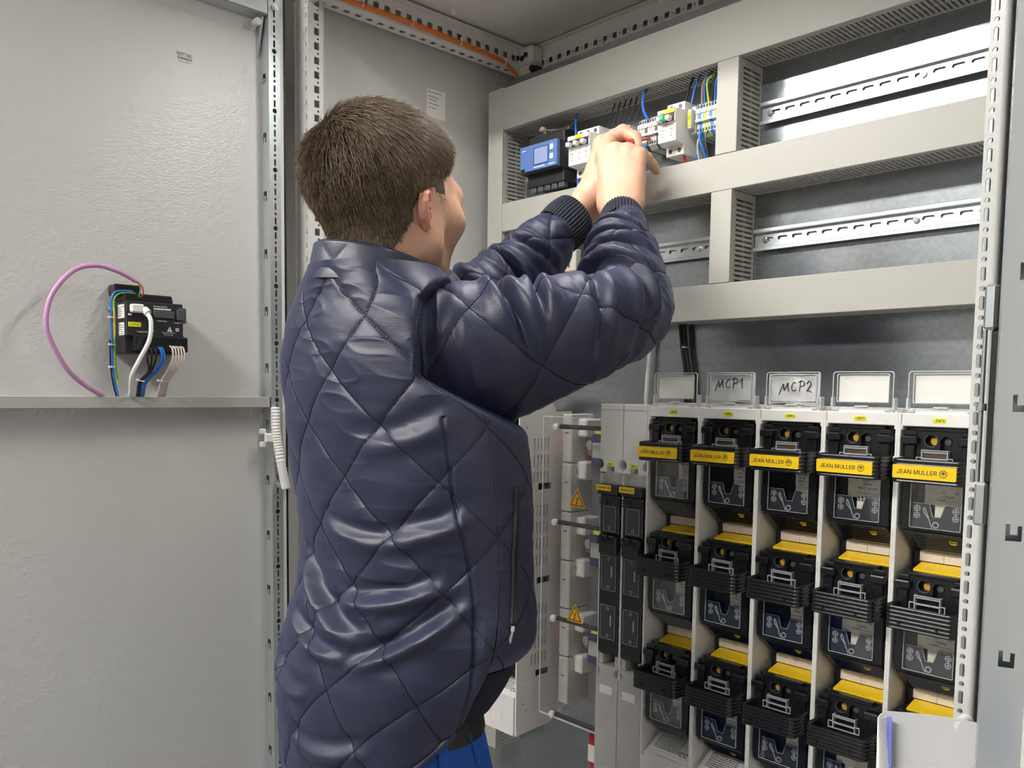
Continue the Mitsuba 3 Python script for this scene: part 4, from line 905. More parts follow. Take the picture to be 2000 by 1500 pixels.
def hem(th):
    """Hem height: the quilted tail dips at the back and rises to the side seams; in front it ends on the waist rib."""
    d = spine(th); q = np.clip(np.abs(d) / SEAM, 0, 1); tail = 0.874 + np.where(d > 0, 0.110 * q**1.9, 0.112 * q**1.7)
    return np.where(np.abs(d) < SEAM, tail, 1.040)
hz = hem(th)
vv = np.linspace(0, 1, NV)
TOPZ = 1.522
Z = hz[None, :] + (TOPZ - hz)[None, :] * vv[:, None]
TH = np.broadcast_to(th, Z.shape)
def torso_point(TH, Z, grow=0.0):
    cx, cy, a, b = (smoothtab(TOR, k, Z, 0.012) for k in (1, 2, 3, 4))
    c, s = np.cos(TH), np.sin(TH)
    return np.stack([cx + (a + grow) * c, cy + (b + grow) * s, Z], -1)
G0 = torso_point(TH, Z)
# the right armhole: the body of the jacket ends on the plane of the sleeve seam
AQ, AT = np.array([0.040, -0.457]), np.array([0.735, 0.678])
lim = np.interp(Z, [1.315, 1.385, 1.475, 1.51], [0.13, -0.004, -0.004, 0.02])
sa_ = (G0[..., :2] - AQ) @ AT; cut_ = lim - 0.004 * np.log1p(np.exp(np.clip((lim - sa_) / 0.004, -40, 40))) - sa_
ARM = np.clip(-cut_ / 0.01, 0, 1)
G0[..., :2] += np.minimum(cut_, 0)[..., None] * AT
ring = np.linalg.norm(np.diff(G0[NV // 2, :, :2], axis=0, append=G0[NV // 2, :1, :2]), axis=1)
arc = np.concatenate([[0], np.cumsum(ring)[:-1]])
PQ, S0, TZ0 = 0.0625, 0.0, 1.392
S = np.broadcast_to(arc, Z.shape) - np.interp(math.radians(-78), th, arc) + S0
h = quilt(S, Z - TZ0, PQ, 0.0065, 0.26)
def ridges(a, b, seed):
    """Fine sharp creases in patches."""
    n = meshkit.noise(np.stack([a * 22 + 3 * np.sin(b * 9), b * 62, 0 * a + seed], -1), seed); m_ = meshkit.noise(np.stack([a * 7, b * 9, 0 * a + 2.5], -1), seed + 3)
    return (1 - np.abs(2 * n - 1))**3 * np.clip(m_ * 2.4 - 0.7, 0, 1)
h = h + 0.0016 * ridges(S, Z, 4)
# folds: mostly level creases, strongest above the waist
w = meshkit.fbm(np.stack([S * 7, Z * 26 + S * 4, 0 * S], -1), 3, 3) - 0.5
w2 = meshkit.fbm(np.stack([S * 4 + 9, Z * 11 - S * 5, 0 * S + 3], -1), 2, 8) - 0.5
amp = 0.35 + 0.9 * np.exp(-((Z - 1.11) / 0.09)**2) + 0.5 * np.exp(-((Z - 0.95) / 0.05)**2)
h = h + 0.0085 * w * amp + 0.008 * w2
def crease(s0, z0, s1, z1, wd, A):
    """A bent fold between two points of the cloth (arc, height)."""
    d = np.array([s1 - s0, z1 - z0]); L = np.hypot(*d); d /= L
    u = ((S - s0) * d[0] + (Z - z0) * d[1]) / L; q = -(S - s0) * d[1] + (Z - z0) * d[0]
    q = q + 0.010 * np.sin(np.pi * u)
    env = np.clip(1 - np.abs(2 * u - 1)**3, 0, 1) * (u > 0) * (u < 1)
    return A * env * (np.exp(-(q / wd)**2) - 0.7 * np.exp(-((q - 1.7 * wd) / wd)**2))
for s0, z0, s1, z1, wd, A in ((-0.13, 1.165, 0.03, 1.075, 0.010, 0.012), (-0.02, 1.12, 0.13, 1.15, 0.010, 0.010), (0.02, 1.045, 0.16, 1.135, 0.009, 0.010), (-0.12, 1.085, 0.02, 1.055, 0.008, 0.008),
                             (0.05, 1.20, 0.17, 1.235, 0.010, 0.007), (-0.05, 1.21, 0.10, 1.195, 0.009, 0.006), (-0.16, 1.02, -0.03, 1.0, 0.009, 0.008), (0.02, 1.30, 0.16, 1.34, 0.012, 0.006), (-0.09, 0.94, 0.09, 0.955, 0.010, 0.007)):
    h = h + crease(s0, z0, s1, z1, wd, A)
fade = np.clip((TOPZ - Z) / 0.02, 0, 1) * np.clip((Z - hz[None, :]) / 0.012, 0, 1)
front = np.clip((np.abs(spine(TH)) - seam_at(Z)) / 4, 0, 1)
ff = np.clip((np.abs(spine(TH)) - 79.6) / 1.6, 0, 1)
bulge = front * 0.010 * np.exp(-((Z - 1.085) / 0.035)**2) - ff * 0.026 * np.clip((1.072 - Z) / 0.034, 0, 1)**2
h = h * (1 - 0.55 * front) * fade + bulge
seam = -0.0032 * np.exp(-((np.abs(spine(TH)) - seam_at(Z)) / 0.8)**2) * (Z < 1.34)
h = h + seam
a_z, b_z = (np.gradient(smoothtab(TOR, k, np.linspace(0.8, 1.55, 400), 0.012), np.linspace(0.8, 1.55, 400)) for k in (3, 4))
aa, bb, da, db = smoothtab(TOR, 3, Z, 0.012), smoothtab(TOR, 4, Z, 0.012), np.interp(Z, np.linspace(0.8, 1.55, 400), a_z), np.interp(Z, np.linspace(0.8, 1.55, 400), b_z)
N0 = np.stack([np.cos(TH) / aa, np.sin(TH) / bb, -(da * np.cos(TH)**2 / aa + db * np.sin(TH)**2 / bb)], -1)
N0 /= np.linalg.norm(N0, axis=2, keepdims=True)
h = h * (1 - ARM)
G = G0 + N0 * h[..., None]
# turn the hem inwards so that the cloth has a thick edge
rim = [G[0] - N0[0] * q - np.array([0, 0, d_]) for q, d_ in ((0.010, 0.0), (0.009, 0.003), (0.004, 0.0045), (0.001, 0.0025))]
Gf = np.concatenate([np.array(rim), G], 0)
UV = np.stack([np.concatenate([S[:1]] * 4 + [S], 0), np.concatenate([Z[:1]] * 4 + [Z], 0)], -1)
def outward(v, f, c):
    n = np.cross(v[f[:, 1]] - v[f[:, 0]], v[f[:, 2]] - v[f[:, 0]]); m = v[f].mean(1) - c(v[f].mean(1))
    return f if (n * m).sum() > 0 else f[:, ::-1]
F_ = outward(Gf.reshape(-1, 3), grid_faces(NV + 4, NT, True), lambda q: np.stack([0 * q[:, 0] - 0.06, 0 * q[:, 1] - 0.42, q[:, 2]], 1))
J = PERSON + '__jacket'
put(J, (Gf.reshape(-1, 3), F_), NAVY, True, uv=UV.reshape(-1, 2))
def dashes(P, N, step, length, width, lift):
    """Short thread stitches along a line of points P with surface normals N: boxes of 8 corners."""
    d = np.linalg.norm(np.diff(P, axis=0), axis=1); L = np.concatenate([[0], np.cumsum(d)])
    m = int(L[-1] / step)
    if m < 2: return np.zeros((0, 3)), np.zeros((0, 3), int)
    c = (np.arange(m) + 0.5) * step
    at = lambda q: np.stack([np.interp(q, L, P[:, k]) for k in range(3)], 1)
    n = np.stack([np.interp(c, L, N[:, k]) for k in range(3)], 1)
    a, b = at(c - length / 2) + n * lift, at(c + length / 2) + n * lift
    t = b - a; t /= np.linalg.norm(t, axis=1, keepdims=True) + 1e-12; s_ = np.cross(t, n) * width
    v = np.stack([a - s_ - n * width, a + s_ - n * width, b + s_ - n * width, b - s_ - n * width, a - s_ * 0.7 + n * width, a + s_ * 0.7 + n * width, b + s_ * 0.7 + n * width, b - s_ * 0.7 + n * width], 1).reshape(-1, 3)
    q = np.array([[0, 1, 5], [0, 5, 4], [1, 2, 6], [1, 6, 5], [2, 3, 7], [2, 7, 6], [3, 0, 4], [3, 4, 7], [4, 5, 6], [4, 6, 7]])
    return v, (q[None] + 8 * np.arange(m)[:, None, None]).reshape(-1, 3)
def bilinear(G, i, j, closed):
    """Grid values at fractional (row, column)."""
    n, m = G.shape[:2]; i = np.clip(i, 0, n - 1.001); i0 = i.astype(int); fi = (i - i0)[:, None]
    j = j % m if closed else np.clip(j, 0, m - 1.001); j0 = np.floor(j).astype(int); fj = (j - j0)[:, None]; j1 = (j0 + 1) % m; j0 = j0 % m
    return (G[i0, j0] * (1 - fj) + G[i0, j1] * fj) * (1 - fi) + (G[i0 + 1, j0] * (1 - fj) + G[i0 + 1, j1] * fj) * fi
stitch = MB()
NG = N0
s_of = S[0]
for sgn in (1, -1):
    for k in range(-14, 15):
        # line: (s + sgn * (z - TZ0)) / (2 P) = k
        z = np.linspace(0.86, TOPZ, 900); s_ = 2 * PQ * k - sgn * (z - TZ0)
        ok = (s_ > s_of.min()) & (s_ < s_of.max())
        if ok.sum() < 3: continue
        j = np.interp(s_[ok], s_of, np.arange(NT)); zz_ = z[ok]
        hj = np.interp(j, np.arange(NT), hz); i = (zz_ - hj) / (TOPZ - hj) * (NV - 1)
        ok2 = (i > 6) & (i < NV - 14) & (np.abs(np.degrees(np.interp(j, np.arange(NT), th)) + 90) < 178)
        cut = np.flatnonzero(np.diff(np.flatnonzero(ok2)) > 1) if ok2.any() else []
        for seg in np.split(np.flatnonzero(ok2), np.asarray(cut, int) + 1):
            if len(seg) > 4: stitch.add(*dashes(bilinear(G, i[seg], j[seg], True), bilinear(NG, i[seg], j[seg], True), 0.0046, 0.0030, 0.00075, 0.0004))
# hem binding and side seam
i = np.full(400, 7.0); j = np.linspace(0, NT, 400)
mk = np.abs(spine(np.interp(j, np.arange(NT + 1), np.append(th, np.pi)))) < SEAM - 0.5
P = bilinear(G, i[mk], j[mk], True)
put(J + '__hem_binding', MB().tube(bilinear(G, np.full(mk.sum(), 0.0), j[mk], True) + np.array([0, 0, 0.0005]), 0.0042, 8), NAVY)
# waist rib, from seam to seam over the front
a_, zr = np.radians(np.linspace(-9, 189, 900)), np.linspace(0, 1, 14)
def rib_ring(A, z0, z1, grow, amp, pitch):
    A2, ZZ = np.meshgrid(A, zr); zc = z0 + (z1 - z0) * ZZ
    p = torso_point(A2, zc, 0.0); c = p[..., :2] - np.array([-0.053, -0.449])
    L = np.linalg.norm(np.diff(p[0], axis=0), axis=1).sum(); ph = np.linspace(0, L / pitch, len(A))
    g = grow + amp * np.sin(2 * np.pi * ph)[None, :] + 0.004 * np.sin(np.pi * ZZ)
    p[..., :2] += c / np.linalg.norm(c, axis=-1, keepdims=True) * g[..., None]
    return p
R0 = rib_ring(a_, 0.985, 1.046, -0.012, 0.0011, 0.0052)
v = R0.reshape(-1, 3); f = outward(v, grid_faces(14, 900, False), lambda q: np.stack([0 * q[:, 0] - 0.053, 0 * q[:, 1] - 0.449, q[:, 2]], 1))
put(J + '__waist_rib', (v, f), RIB, True)

# sleeves: tubes swept from inside the shoulder to the wrist rib
def sleeve(name, path, radii, ref, folds, seed, phase, sq=0.92):
    path = spline(np.array(path), 40); n = len(path); m = 260
    L = np.concatenate([[0], np.cumsum(np.linalg.norm(np.diff(path, axis=0), axis=1))]); 
    q = np.linspace(0, L[-1], 420); path = np.stack([np.interp(q, L, path[:, k]) for k in range(3)], 1); n = 420
    for _ in range(60): path[1:-1] = (path[:-2] + 2 * path[1:-1] + path[2:]) / 4
    t = np.gradient(path, axis=0); t /= np.linalg.norm(t, axis=1, keepdims=True)
    r = np.interp(q / L[-1], [x for x, _ in radii], [y for _, y in radii]); r = np.convolve(np.pad(r, 12, 'edge'), np.ones(25) / 25, 'valid')
    up = np.array(ref, float); A = up - t * (t @ up)[:, None]; A /= np.linalg.norm(A, axis=1, keepdims=True); B = np.cross(t, A)
    ph = np.arange(m) * 2 * np.pi / m; PH, QQ = np.meshgrid(ph, q); X = QQ / L[-1]
    c0 = path[:, None] + r[:, None, None] * (np.cos(ph)[None, :, None] * A[:, None] + sq * np.sin(ph)[None, :, None] * B[:, None])
    n0 = grid_normals(c0, True); n0 *= np.sign((n0 * (c0 - path[:, None])).sum())
    k = 3; arc_ = PH / (2 * np.pi) * k * 2 * PQ                    # a whole number of diamonds around the sleeve
    hh = quilt(arc_ + phase, QQ, PQ, 0.0065, 0.30)
    hh += 0.0018 * ridges(PH * 0.065 * np.sin(PH / 2), QQ, seed)
    hh += 0.009 * (meshkit.fbm(np.stack([np.cos(PH) * 1.2, np.sin(PH) * 1.2 + seed, QQ * 20], -1), 3, seed) - 0.5)
    for x0, a0, wd, sp, slope, amp in folds:
        dphi = (PH - a0 + np.pi) % (2 * np.pi) - np.pi
        u = QQ - x0 * L[-1] - slope * dphi; env = np.exp(-(dphi / sp)**2)
        hh += amp * env * (np.exp(-((u - 1.35 * wd) / wd)**2) * 0.8 + np.exp(-((u + 1.35 * wd) / wd)**2) * 0.8 - 1.5 * np.exp(-(u / (0.7 * wd))**2))
    end = np.clip((1 - X) / 0.03, 0, 1)
    hh = hh * end - 0.010 * (1 - end)**2
    g = c0 + n0 * hh[..., None]
    f = outward(g.reshape(-1, 3), grid_faces(n, m, True), lambda p: path[np.argmin(((p[:, None, :] - path[None, ::6]) ** 2).sum(2), 1) * 6])
    uv = np.stack([arc_, QQ], -1)
    k_ = put(J + '__sleeve', (g.reshape(-1, 3), f), NAVY, True, uv=uv.reshape(-1, 2))
    ng = grid_normals(g, True); ng *= np.sign((ng * n0).sum()); st = MB()
    for sgn in (1, -1):
        for kk in range(-16, 32):
            qq = np.linspace(0.02 * L[-1], 0.97 * L[-1], 700); s_ = 2 * PQ * kk - sgn * qq - phase
            j = s_ / (k * 2 * PQ) * m; ok = (s_ >= 0) & (s_ < k * 2 * PQ)
            if ok.sum() < 8: continue
            st.add(*dashes(bilinear(g, qq[ok] / L[-1] * (n - 1), j[ok], True), bilinear(ng, qq[ok] / L[-1] * (n - 1), j[ok], True), 0.0046, 0.0030, 0.00075, 0.0004))
    k_ = put(J + '__stitches', st, THREAD, False); labels[k_] = {'label': 'dotted diamond stitching', 'kind': 'stuff'}
    return path, t, A, B, r
def cuff(C, d, r0, r1, length, A):
    """A ribbed knit cuff around the wrist."""
    d = unit(d); A = unit(A - d * (A @ d)); B = np.cross(d, A); m, n = 540, 12
    ph = np.arange(m) * 2 * np.pi / m; x = np.linspace(0, 1, n)
    rr = (r0 + (r1 - r0) * x + 0.003 * np.sin(np.pi * x))[:, None] + 0.0011 * np.sin(45 * ph)[None, :]
    rr[-1] -= 0.003; rr = np.vstack([rr, rr[-1:] - 0.004]); x = np.append(x, 0.97)
    g = C + d * (x * length)[:, None, None] + rr[..., None] * (np.cos(ph)[None, :, None] * A + 0.86 * np.sin(ph)[None, :, None] * B)
    f = outward(g.reshape(-1, 3), grid_faces(n + 1, m, True), lambda p: C + ((p - C) @ d)[:, None] * d)
    put(J + '__cuff', (g.reshape(-1, 3), f), RIB, True)
CR = RW - unit(RW - RE) * 0.062
RPATH = [(-0.024, -0.397, 1.408), (0.000, -0.376, 1.411), (0.040, -0.336, 1.420), (0.082, -0.275, 1.440), (0.104, -0.215, 1.462), (0.099, -0.160, 1.480), (0.078, -0.128, 1.510), (0.044, -0.098, 1.545), CR + unit(RW - RE) * 0.020]
RR = [(0, 0.094), (0.10, 0.094), (0.28, 0.079), (0.45, 0.064), (0.58, 0.0635), (0.70, 0.060), (0.82, 0.054), (0.93, 0.045), (1.0, 0.036)]
sleeve('right', RPATH, RR, (0.3, -0.3, 1.0), [(0.20, 0.2, 0.010, 0.9, 0.010, 0.012), (0.28, 0.1, 0.008, 0.7, -0.010, 0.011), (0.635, -0.9, 0.012, 1.0, -0.018, 0.021), (0.715, -0.8, 0.010, 0.9, -0.014, 0.018), (0.79, -0.75, 0.010, 0.9, -0.016, 0.019), (0.87, -0.7, 0.008, 0.8, -0.012, 0.014), (0.50, 0.9, 0.010, 0.8, -0.020, 0.010), (0.40, 0.6, 0.010, 0.8, -0.02, 0.008)], 5, 0.03)
cuff(CR, RW - RE, 0.0385, 0.0360, 0.036, np.array([0.0, 0, 1.0]))
CL = LW - unit(LW - LE) * 0.060
LPATH = [(-0.150, -0.415, 1.415), (-0.215, -0.390, 1.435), (-0.215, -0.310, 1.468), (-0.178, -0.235, 1.488), (-0.155, -0.190, 1.510), (-0.148, -0.140, 1.545), CL + unit(LW - LE) * 0.004]
sleeve('left', LPATH, [(0, 0.084), (0.12, 0.083), (0.28, 0.073)] + RR[3:], (0.3, -0.3, 1.0), [(0.55, 0.4, 0.012, 0.9, 0.012, 0.012), (0.70, 0.3, 0.010, 0.9, -0.012, 0.012), (0.82, 0.6, 0.010, 0.9, 0.01, 0.008)], 7, 0.01)
cuff(CL - unit(LW - LE) * 0.010, LW - LE, 0.0400, 0.0365, 0.052, np.array([0.0, 0, 1.0]))
# collar
nc, mc = 18, 420
ph = np.radians(np.linspace(-322, 142, mc)); x = np.linspace(0, 1, nc)[:, None]
tilt = 0.012 * np.sin(ph)[None, :]
zc = 1.497 + 0.037 * x - 0.013 * np.sin(ph)[None, :] * (0.4 + 0.6 * x) - 0.004 * np.cos(ph)[None, :]
rx, ry = 0.081 - 0.007 * x, 0.082 - 0.007 * x
gg = np.stack([-0.0735 + rx * np.cos(ph)[None, :], -0.4520 + ry * np.sin(ph)[None, :] + 0 * x, zc], -1)
nn = np.stack([np.cos(ph)[None, :] + 0 * x, np.sin(ph)[None, :] + 0 * x, 0 * zc], -1)
sarc = np.broadcast_to(ph * 0.08, zc.shape)
gg = gg + nn * (quilt(sarc, zc - 1.52, 0.05, 0.003) * np.sin(np.pi * np.clip(x, 0.05, 0.95)))[..., None]
inner = gg[::-1] - nn * 0.009
allc = np.concatenate([gg, gg[-1:] - nn[-1:] * 0.0045 + np.array([0, 0, 0.0025]), inner], 0)
v = allc.reshape(-1, 3); f = grid_faces(len(allc), mc, False)
f = outward(v, f, lambda q: np.stack([0 * q[:, 0] - 0.0815, 0 * q[:, 1] - 0.4395, q[:, 2]], 1)) if False else f
put(J + '__collar', (v, f), mat('navy_nylon_plain', (0.026, 0.030, 0.055), 0.42, 0.0, 0.6), True, uv=np.stack([np.broadcast_to(ph * 0.08, allc.shape[:2]), allc[..., 2]], -1).reshape(-1, 2))
k_ = put(J + '__stitches', stitch, THREAD, False); labels[k_] = {'label': 'dotted diamond stitching', 'kind': 'stuff'}
# pocket zip on the right front
pz = np.array([(3, 1.262), (2.5, 1.235), (0, 1.205), (-1.5, 1.17), (-2, 1.135), (-2.5, 1.108)])
zl = spline(pz, 10); A2, Z2 = np.radians(zl[:, 0]), zl[:, 1]
def on_torso(A2, Z2, lift):
    j = np.interp(A2, th, np.arange(NT)); hj = np.interp(j, np.arange(NT), hz); i = (Z2 - hj) / (TOPZ - hj) * (NV - 1)
    return bilinear(G, i, j, True) + bilinear(NG, i, j, True) * lift
k = put(J + '__pocket_zip', MB().tube(on_torso(A2, Z2, 0.001), 0.0024, 6).tube(on_torso(A2 + 0.05 * np.sin(np.linspace(0, math.pi, len(A2))) + 0.02, Z2, 0.001), 0.0024, 6), RUBBER)
b = MB().tube(on_torso(A2 + 0.045 * np.sin(np.linspace(0, math.pi, len(A2))) + 0.010, Z2, -0.001), 0.0045, 6)
put(J + '__pocket_lining', b, RIB)
p0 = on_torso(np.radians([-3.0]), np.array([1.106]), 0.004)[0]
put(J + '__zip_pull', MB().tube([p0, p0 + [0, -0.001, -0.006]], 0.0028, 8).tube([p0 + [0, -0.001, -0.006], p0 + [-0.004, -0.002, -0.022]], [0.0016, 0.0021], 6), STEEL)

# trousers, belt, shoes
def trouser_f(g):
    d = s_ell(g, (-0.0500, -0.4480, 0.905), (0.157, 0.108, 0.17))
    d = smax(d, g[..., 2] - 0.968, 0.004)
    for s in (-1, 1):
        leg = s_seg(g, (-0.051 + s * 0.078, -0.448, 0.86), (-0.05 + s * 0.10, -0.43, 0.47), 0.088, 0.068)
        leg = smin(leg, s_seg(g, (-0.05 + s * 0.10, -0.43, 0.47), (-0.05 + s * 0.11, -0.455, 0.09), 0.068, 0.062), 0.03)
        d = smin(d, leg, 0.03)
    d = d + 0.004 * (meshkit.fbm(np.asarray(g) * [9, 9, 22], 2, 5) - 0.5)
    return smax(d, 0.055 - g[..., 2], 0.004)
q = to_man(level_mesh(trouser_f, np.array([-0.27, -0.62, 0.03]), np.array([0.17, -0.28, 1.0]), 0.0075)).to_mesh()
tm = trimesh.Trimesh(q.vert_properties[:, :3], q.tri_verts, process=False); trimesh.smoothing.filter_taubin(tm, iterations=12)
TR = PERSON + '__trousers'
put(TR, (np.array(tm.vertices), np.array(tm.faces)), JEANS, True)
def hip(A, z, grow):
    A = np.asarray(A, float); z = np.broadcast_to(z, A.shape); s = np.sqrt(np.clip(1 - ((z - 0.905) / 0.17)**2, 0, 1))
    return np.stack([-0.0500 + (0.157 * s + grow) * np.cos(A), -0.4480 + (0.108 * s + grow) * np.sin(A), z], -1)
A = np.linspace(0, 2 * np.pi, 120, endpoint=False)
g = np.stack([hip(A, 0.953, -0.003), hip(A, 0.953, 0.0020), hip(A, 0.968, 0.0035), hip(A, 0.983, 0.0050), hip(A, 0.985, 0.0005)], 0)
v = g.reshape(-1, 3); put(PERSON + '__belt', (v, outward(v, grid_faces(5, 120, True), lambda q: np.stack([0 * q[:, 0] - 0.0515, 0 * q[:, 1] - 0.45, q[:, 2]], 1))), BELT, 40)
for a in (-14, 62, 118):
    P = hip(np.radians([a] * 7), np.linspace(0.924, 0.990, 7), np.array([0.0015, 0.003, 0.004, 0.0060, 0.0075, 0.0085, 0.007]))
    t = np.array([-math.sin(math.radians(a)), math.cos(math.radians(a)), 0]) * 0.0062
    put(TR + '__belt_loop', sheet([[p - t, p, p + t] for p in P], 0.0022), JEANS)
b = MB()
for a0, a1 in ((-24, -30), (8, 22)):
    P = hip(np.radians(np.linspace(a0, a1, 12)), np.linspace(0.965, 0.82, 12), np.linspace(0.003, 0.001, 12)); b.tube(P, 0.0012, 5)
put(TR + '__seam', b, JEANS)
put(TR + '__rivet', MB().cyl(hip([math.radians(-93)], 0.875, -0.002)[0], hip([math.radians(-93)], 0.875, 0.004)[0], 0.0045, 14), STEEL)
def shoe_f(s):
    def f(g):
        d = s_ell(g, (-0.05 + s * 0.12, -0.375, 0.045), (0.048, 0.145, 0.052)); d = smin(d, s_seg(g, (-0.05 + s * 0.11, -0.455, 0.05), (-0.05 + s * 0.11, -0.455, 0.11), 0.05, 0.045), 0.04)
        return smax(d, 0.002 - g[..., 2], 0.004)
    return f
for s in (-1, 1):
    c = np.array([-0.05 + s * 0.12, -0.385, 0.06])
    put(PERSON + '__shoe', level_mesh(shoe_f(s), c - [0.075, 0.165, 0.07], c + [0.075, 0.175, 0.12], 0.008), BLACKM, True)

def unit_rows(a): return a / (np.linalg.norm(a, axis=1, keepdims=True) + 1e-12)
# hair: a short cap with thousands of tapered strands, combed from the crown
rg = np.random.default_rng(11)
def head_d(P): return head_f(np.asarray(P, np.float32))
cap_v, cap_f = pieces[0]
loc = (cap_v - HO) @ Rh.T
def hairline(L):
    """> 0 where hair grows (head coordinates)."""
    x, y, z = np.abs(L[:, 0]), L[:, 1], L[:, 2]
    top = np.where(y > 0.015, z - (0.034 + 0.95 * (y - 0.015)), 1.0)                                        # over the temple and the forehead
    side = z - np.interp(y, [-0.13, -0.085, -0.060, -0.044, -0.026, -0.004, 0.004, 0.030, 0.040, 0.06], [-0.085, -0.090, -0.075, -0.042, 0.012, 0.020, 0.006, 0.006, 0.03, 0.055])
    return np.minimum(np.minimum(top, 1.0), side)
hl = hairline(loc)
tri = cap_v[cap_f]; ar = np.linalg.norm(np.cross(tri[:, 1] - tri[:, 0], tri[:, 2] - tri[:, 0]), axis=1)
good = (hl[cap_f] > 0.0).all(1); pr = ar * good
NS = 30000
ti = rg.choice(len(cap_f), NS, p=pr / pr.sum()); r1, r2 = np.sqrt(rg.random(NS)), rg.random(NS)
root = tri[ti, 0] * (1 - r1)[:, None] + tri[ti, 1] * (r1 * (1 - r2))[:, None] + tri[ti, 2] * (r1 * r2)[:, None]
nor = np.cross(tri[ti, 1] - tri[ti, 0], tri[ti, 2] - tri[ti, 0]); nor /= np.linalg.norm(nor, axis=1, keepdims=True)
L = (root - HO) @ Rh.T; nl = nor @ Rh.T
crown = np.array([-0.030, -0.090, 0.086])
flow = L - crown; topw = np.clip((L[:, 2] - 0.055) / 0.05, 0, 1) * np.clip((L[:, 1] + 0.075) / 0.04, 0, 1)
flow = unit_rows(flow)
flow = flow * (1 - 0.6 * topw[:, None]) + 0.6 * topw[:, None] * np.array([0.40, 0.92, -0.15])
flow[:, 2] -= (1 - topw) * 0.7
flow[:, 1] += 0.30 * np.clip(np.abs(L[:, 0]) / 0.06 - 0.4, 0, 1) * (1 - topw)
flow += 0.16 * rg.normal(size=flow.shape) + 0.75 * (meshkit.noise(L * 60, 1) - 0.5)[:, None] * np.array([1.0, -0.5, 0.3])
flow -= nl * (flow * nl).sum(1, keepdims=True); flow = unit_rows(flow)
backf = np.clip((-L[:, 1] - 0.015) / 0.04, 0, 1)
l_side = np.interp(L[:, 2], [-0.03, 0.0, 0.025, 0.045, 0.065, 0.085], [0.003, 0.004, 0.005, 0.009, 0.020, 0.034])
l_back = np.interp(L[:, 2], [-0.085, -0.06, -0.03, 0.0, 0.04, 0.08], [0.004, 0.006, 0.010, 0.015, 0.024, 0.027])
fringe = np.clip((L[:, 1] - 0.050) / 0.03, 0, 1)
leng = (l_side * (1 - backf) + l_back * backf) * (1 - 0.45 * np.clip((L[:, 1] - 0.005) / 0.045, 0, 1)) * rg.uniform(0.65, 1.15, NS) + 0.0008
lift = 0.34 + 0.22 * topw + 0.30 * np.clip(1 - np.abs(L[:, 2] - 0.075) / 0.07, 0, 1) * backf + 0.10 * rg.normal(size=NS) * fringe + 0.10 * rg.normal(size=NS)
lift = np.clip(lift, 0.12, 1.1)
quiff = np.clip((L[:, 1] - 0.020) / 0.05, 0, 1) * np.clip((L[:, 2] - 0.055) / 0.025, 0, 1)
flow = flow * (1 - quiff[:, None]) + quiff[:, None] * np.array([0.15, -0.02, 0.85]); lift = lift + 0.10 * quiff
K = 6; tt = np.linspace(0, 1, K)
dirs = [unit_rows(nl * (lift * (1 - 0.65 * t))[:, None] + flow * (0.75 + 0.25 * t) + np.array([0, 0, -0.18]) * t * (1 - quiff[:, None])) for t in tt[1:]]
pts = [L - nl * 0.001]
for d in dirs: pts.append(pts[-1] + d * (leng / (K - 1))[:, None])
pts = np.stack(pts, 1)                                               # strands x K x 3, head coordinates
rad = (0.00044 * rg.uniform(0.8, 1.3, NS) * np.where(leng < 0.006, 0.6, 1.0))[:, None] * np.array([1.0, 1.0, 0.95, 0.8, 0.55, 0.12])
W3 = pts @ Rh + HO
tan = np.gradient(W3, axis=1); tan /= np.linalg.norm(tan, axis=2, keepdims=True) + 1e-12
ax = np.cross(tan, nor[:, None, :]); ax /= np.linalg.norm(ax, axis=2, keepdims=True) + 1e-9; bx_ = np.cross(tan, ax)
ang = np.arange(3) * 2 * np.pi / 3
ver = W3[:, :, None] + rad[:, :, None, None] * (np.cos(ang)[:, None] * ax[:, :, None] + np.sin(ang)[:, None] * bx_[:, :, None])
i, j = np.meshgrid(np.arange(K - 1), np.arange(3), indexing='ij'); i, j = i.ravel(), j.ravel(); k2 = (j + 1) % 3
ft = np.vstack([np.stack([i * 3 + j, i * 3 + k2, (i + 1) * 3 + k2], 1), np.stack([i * 3 + j, (i + 1) * 3 + k2, (i + 1) * 3 + j], 1)])
fs = (ft[None] + (3 * K) * np.arange(NS)[:, None, None]).reshape(-1, 3)
tone = np.clip(meshkit.noise(L * 80, 6) * 0.45 + 0.75 * rg.random(NS) - 0.1, 0, 1)**1.3
hc = np.array([0.075, 0.052, 0.036])[None] * (1 - tone[:, None]) + np.array([0.270, 0.200, 0.140])[None] * tone[:, None]
hcol = np.repeat(hc, 3 * K, 0)
scene['mat_hair'] = {'type': 'twosided', 'bsdf': {'type': 'principled', 'base_color': {'type': 'mesh_attribute', 'name': 'vertex_color'}, 'roughness': 0.4, 'specular': 0.25}}
# scalp cap under the strands
keep = (hl[cap_f] > np.where(loc[cap_f][:, :, 1] > 0.0, 0.010, 0.002)).any(1)
off = 0.0002 + 0.0030 * np.clip(hl / 0.05, 0, 1) * np.interp(loc[:, 2], [-0.09, 0.0, 0.05, 0.1], [0.0, 0.1, 0.5, 1.0]) * np.clip((0.055 - np.abs(loc[:, 0])) / 0.02 + (loc[:, 2] - 0.04) / 0.03, 0, 1)
cm = trimesh.Trimesh(cap_v, cap_f, process=False); cn = np.array(cm.vertex_normals)
cv = cap_v + cn * off[:, None]
hm = trimesh.Trimesh(cv, cap_f[keep], process=False); hm.remove_unreferenced_vertices()
HK = put(PERSON + '__hair', (np.array(hm.vertices), np.array(hm.faces)), mat('scalp_hair', (0.050, 0.036, 0.027), 0.7), True)
put(HK + '__strands', (ver.reshape(-1, 3), fs), 'mat_hair', True, color=hcol); labels[HK + '__strands'] = {'label': 'short brown hair strands', 'kind': 'stuff'}

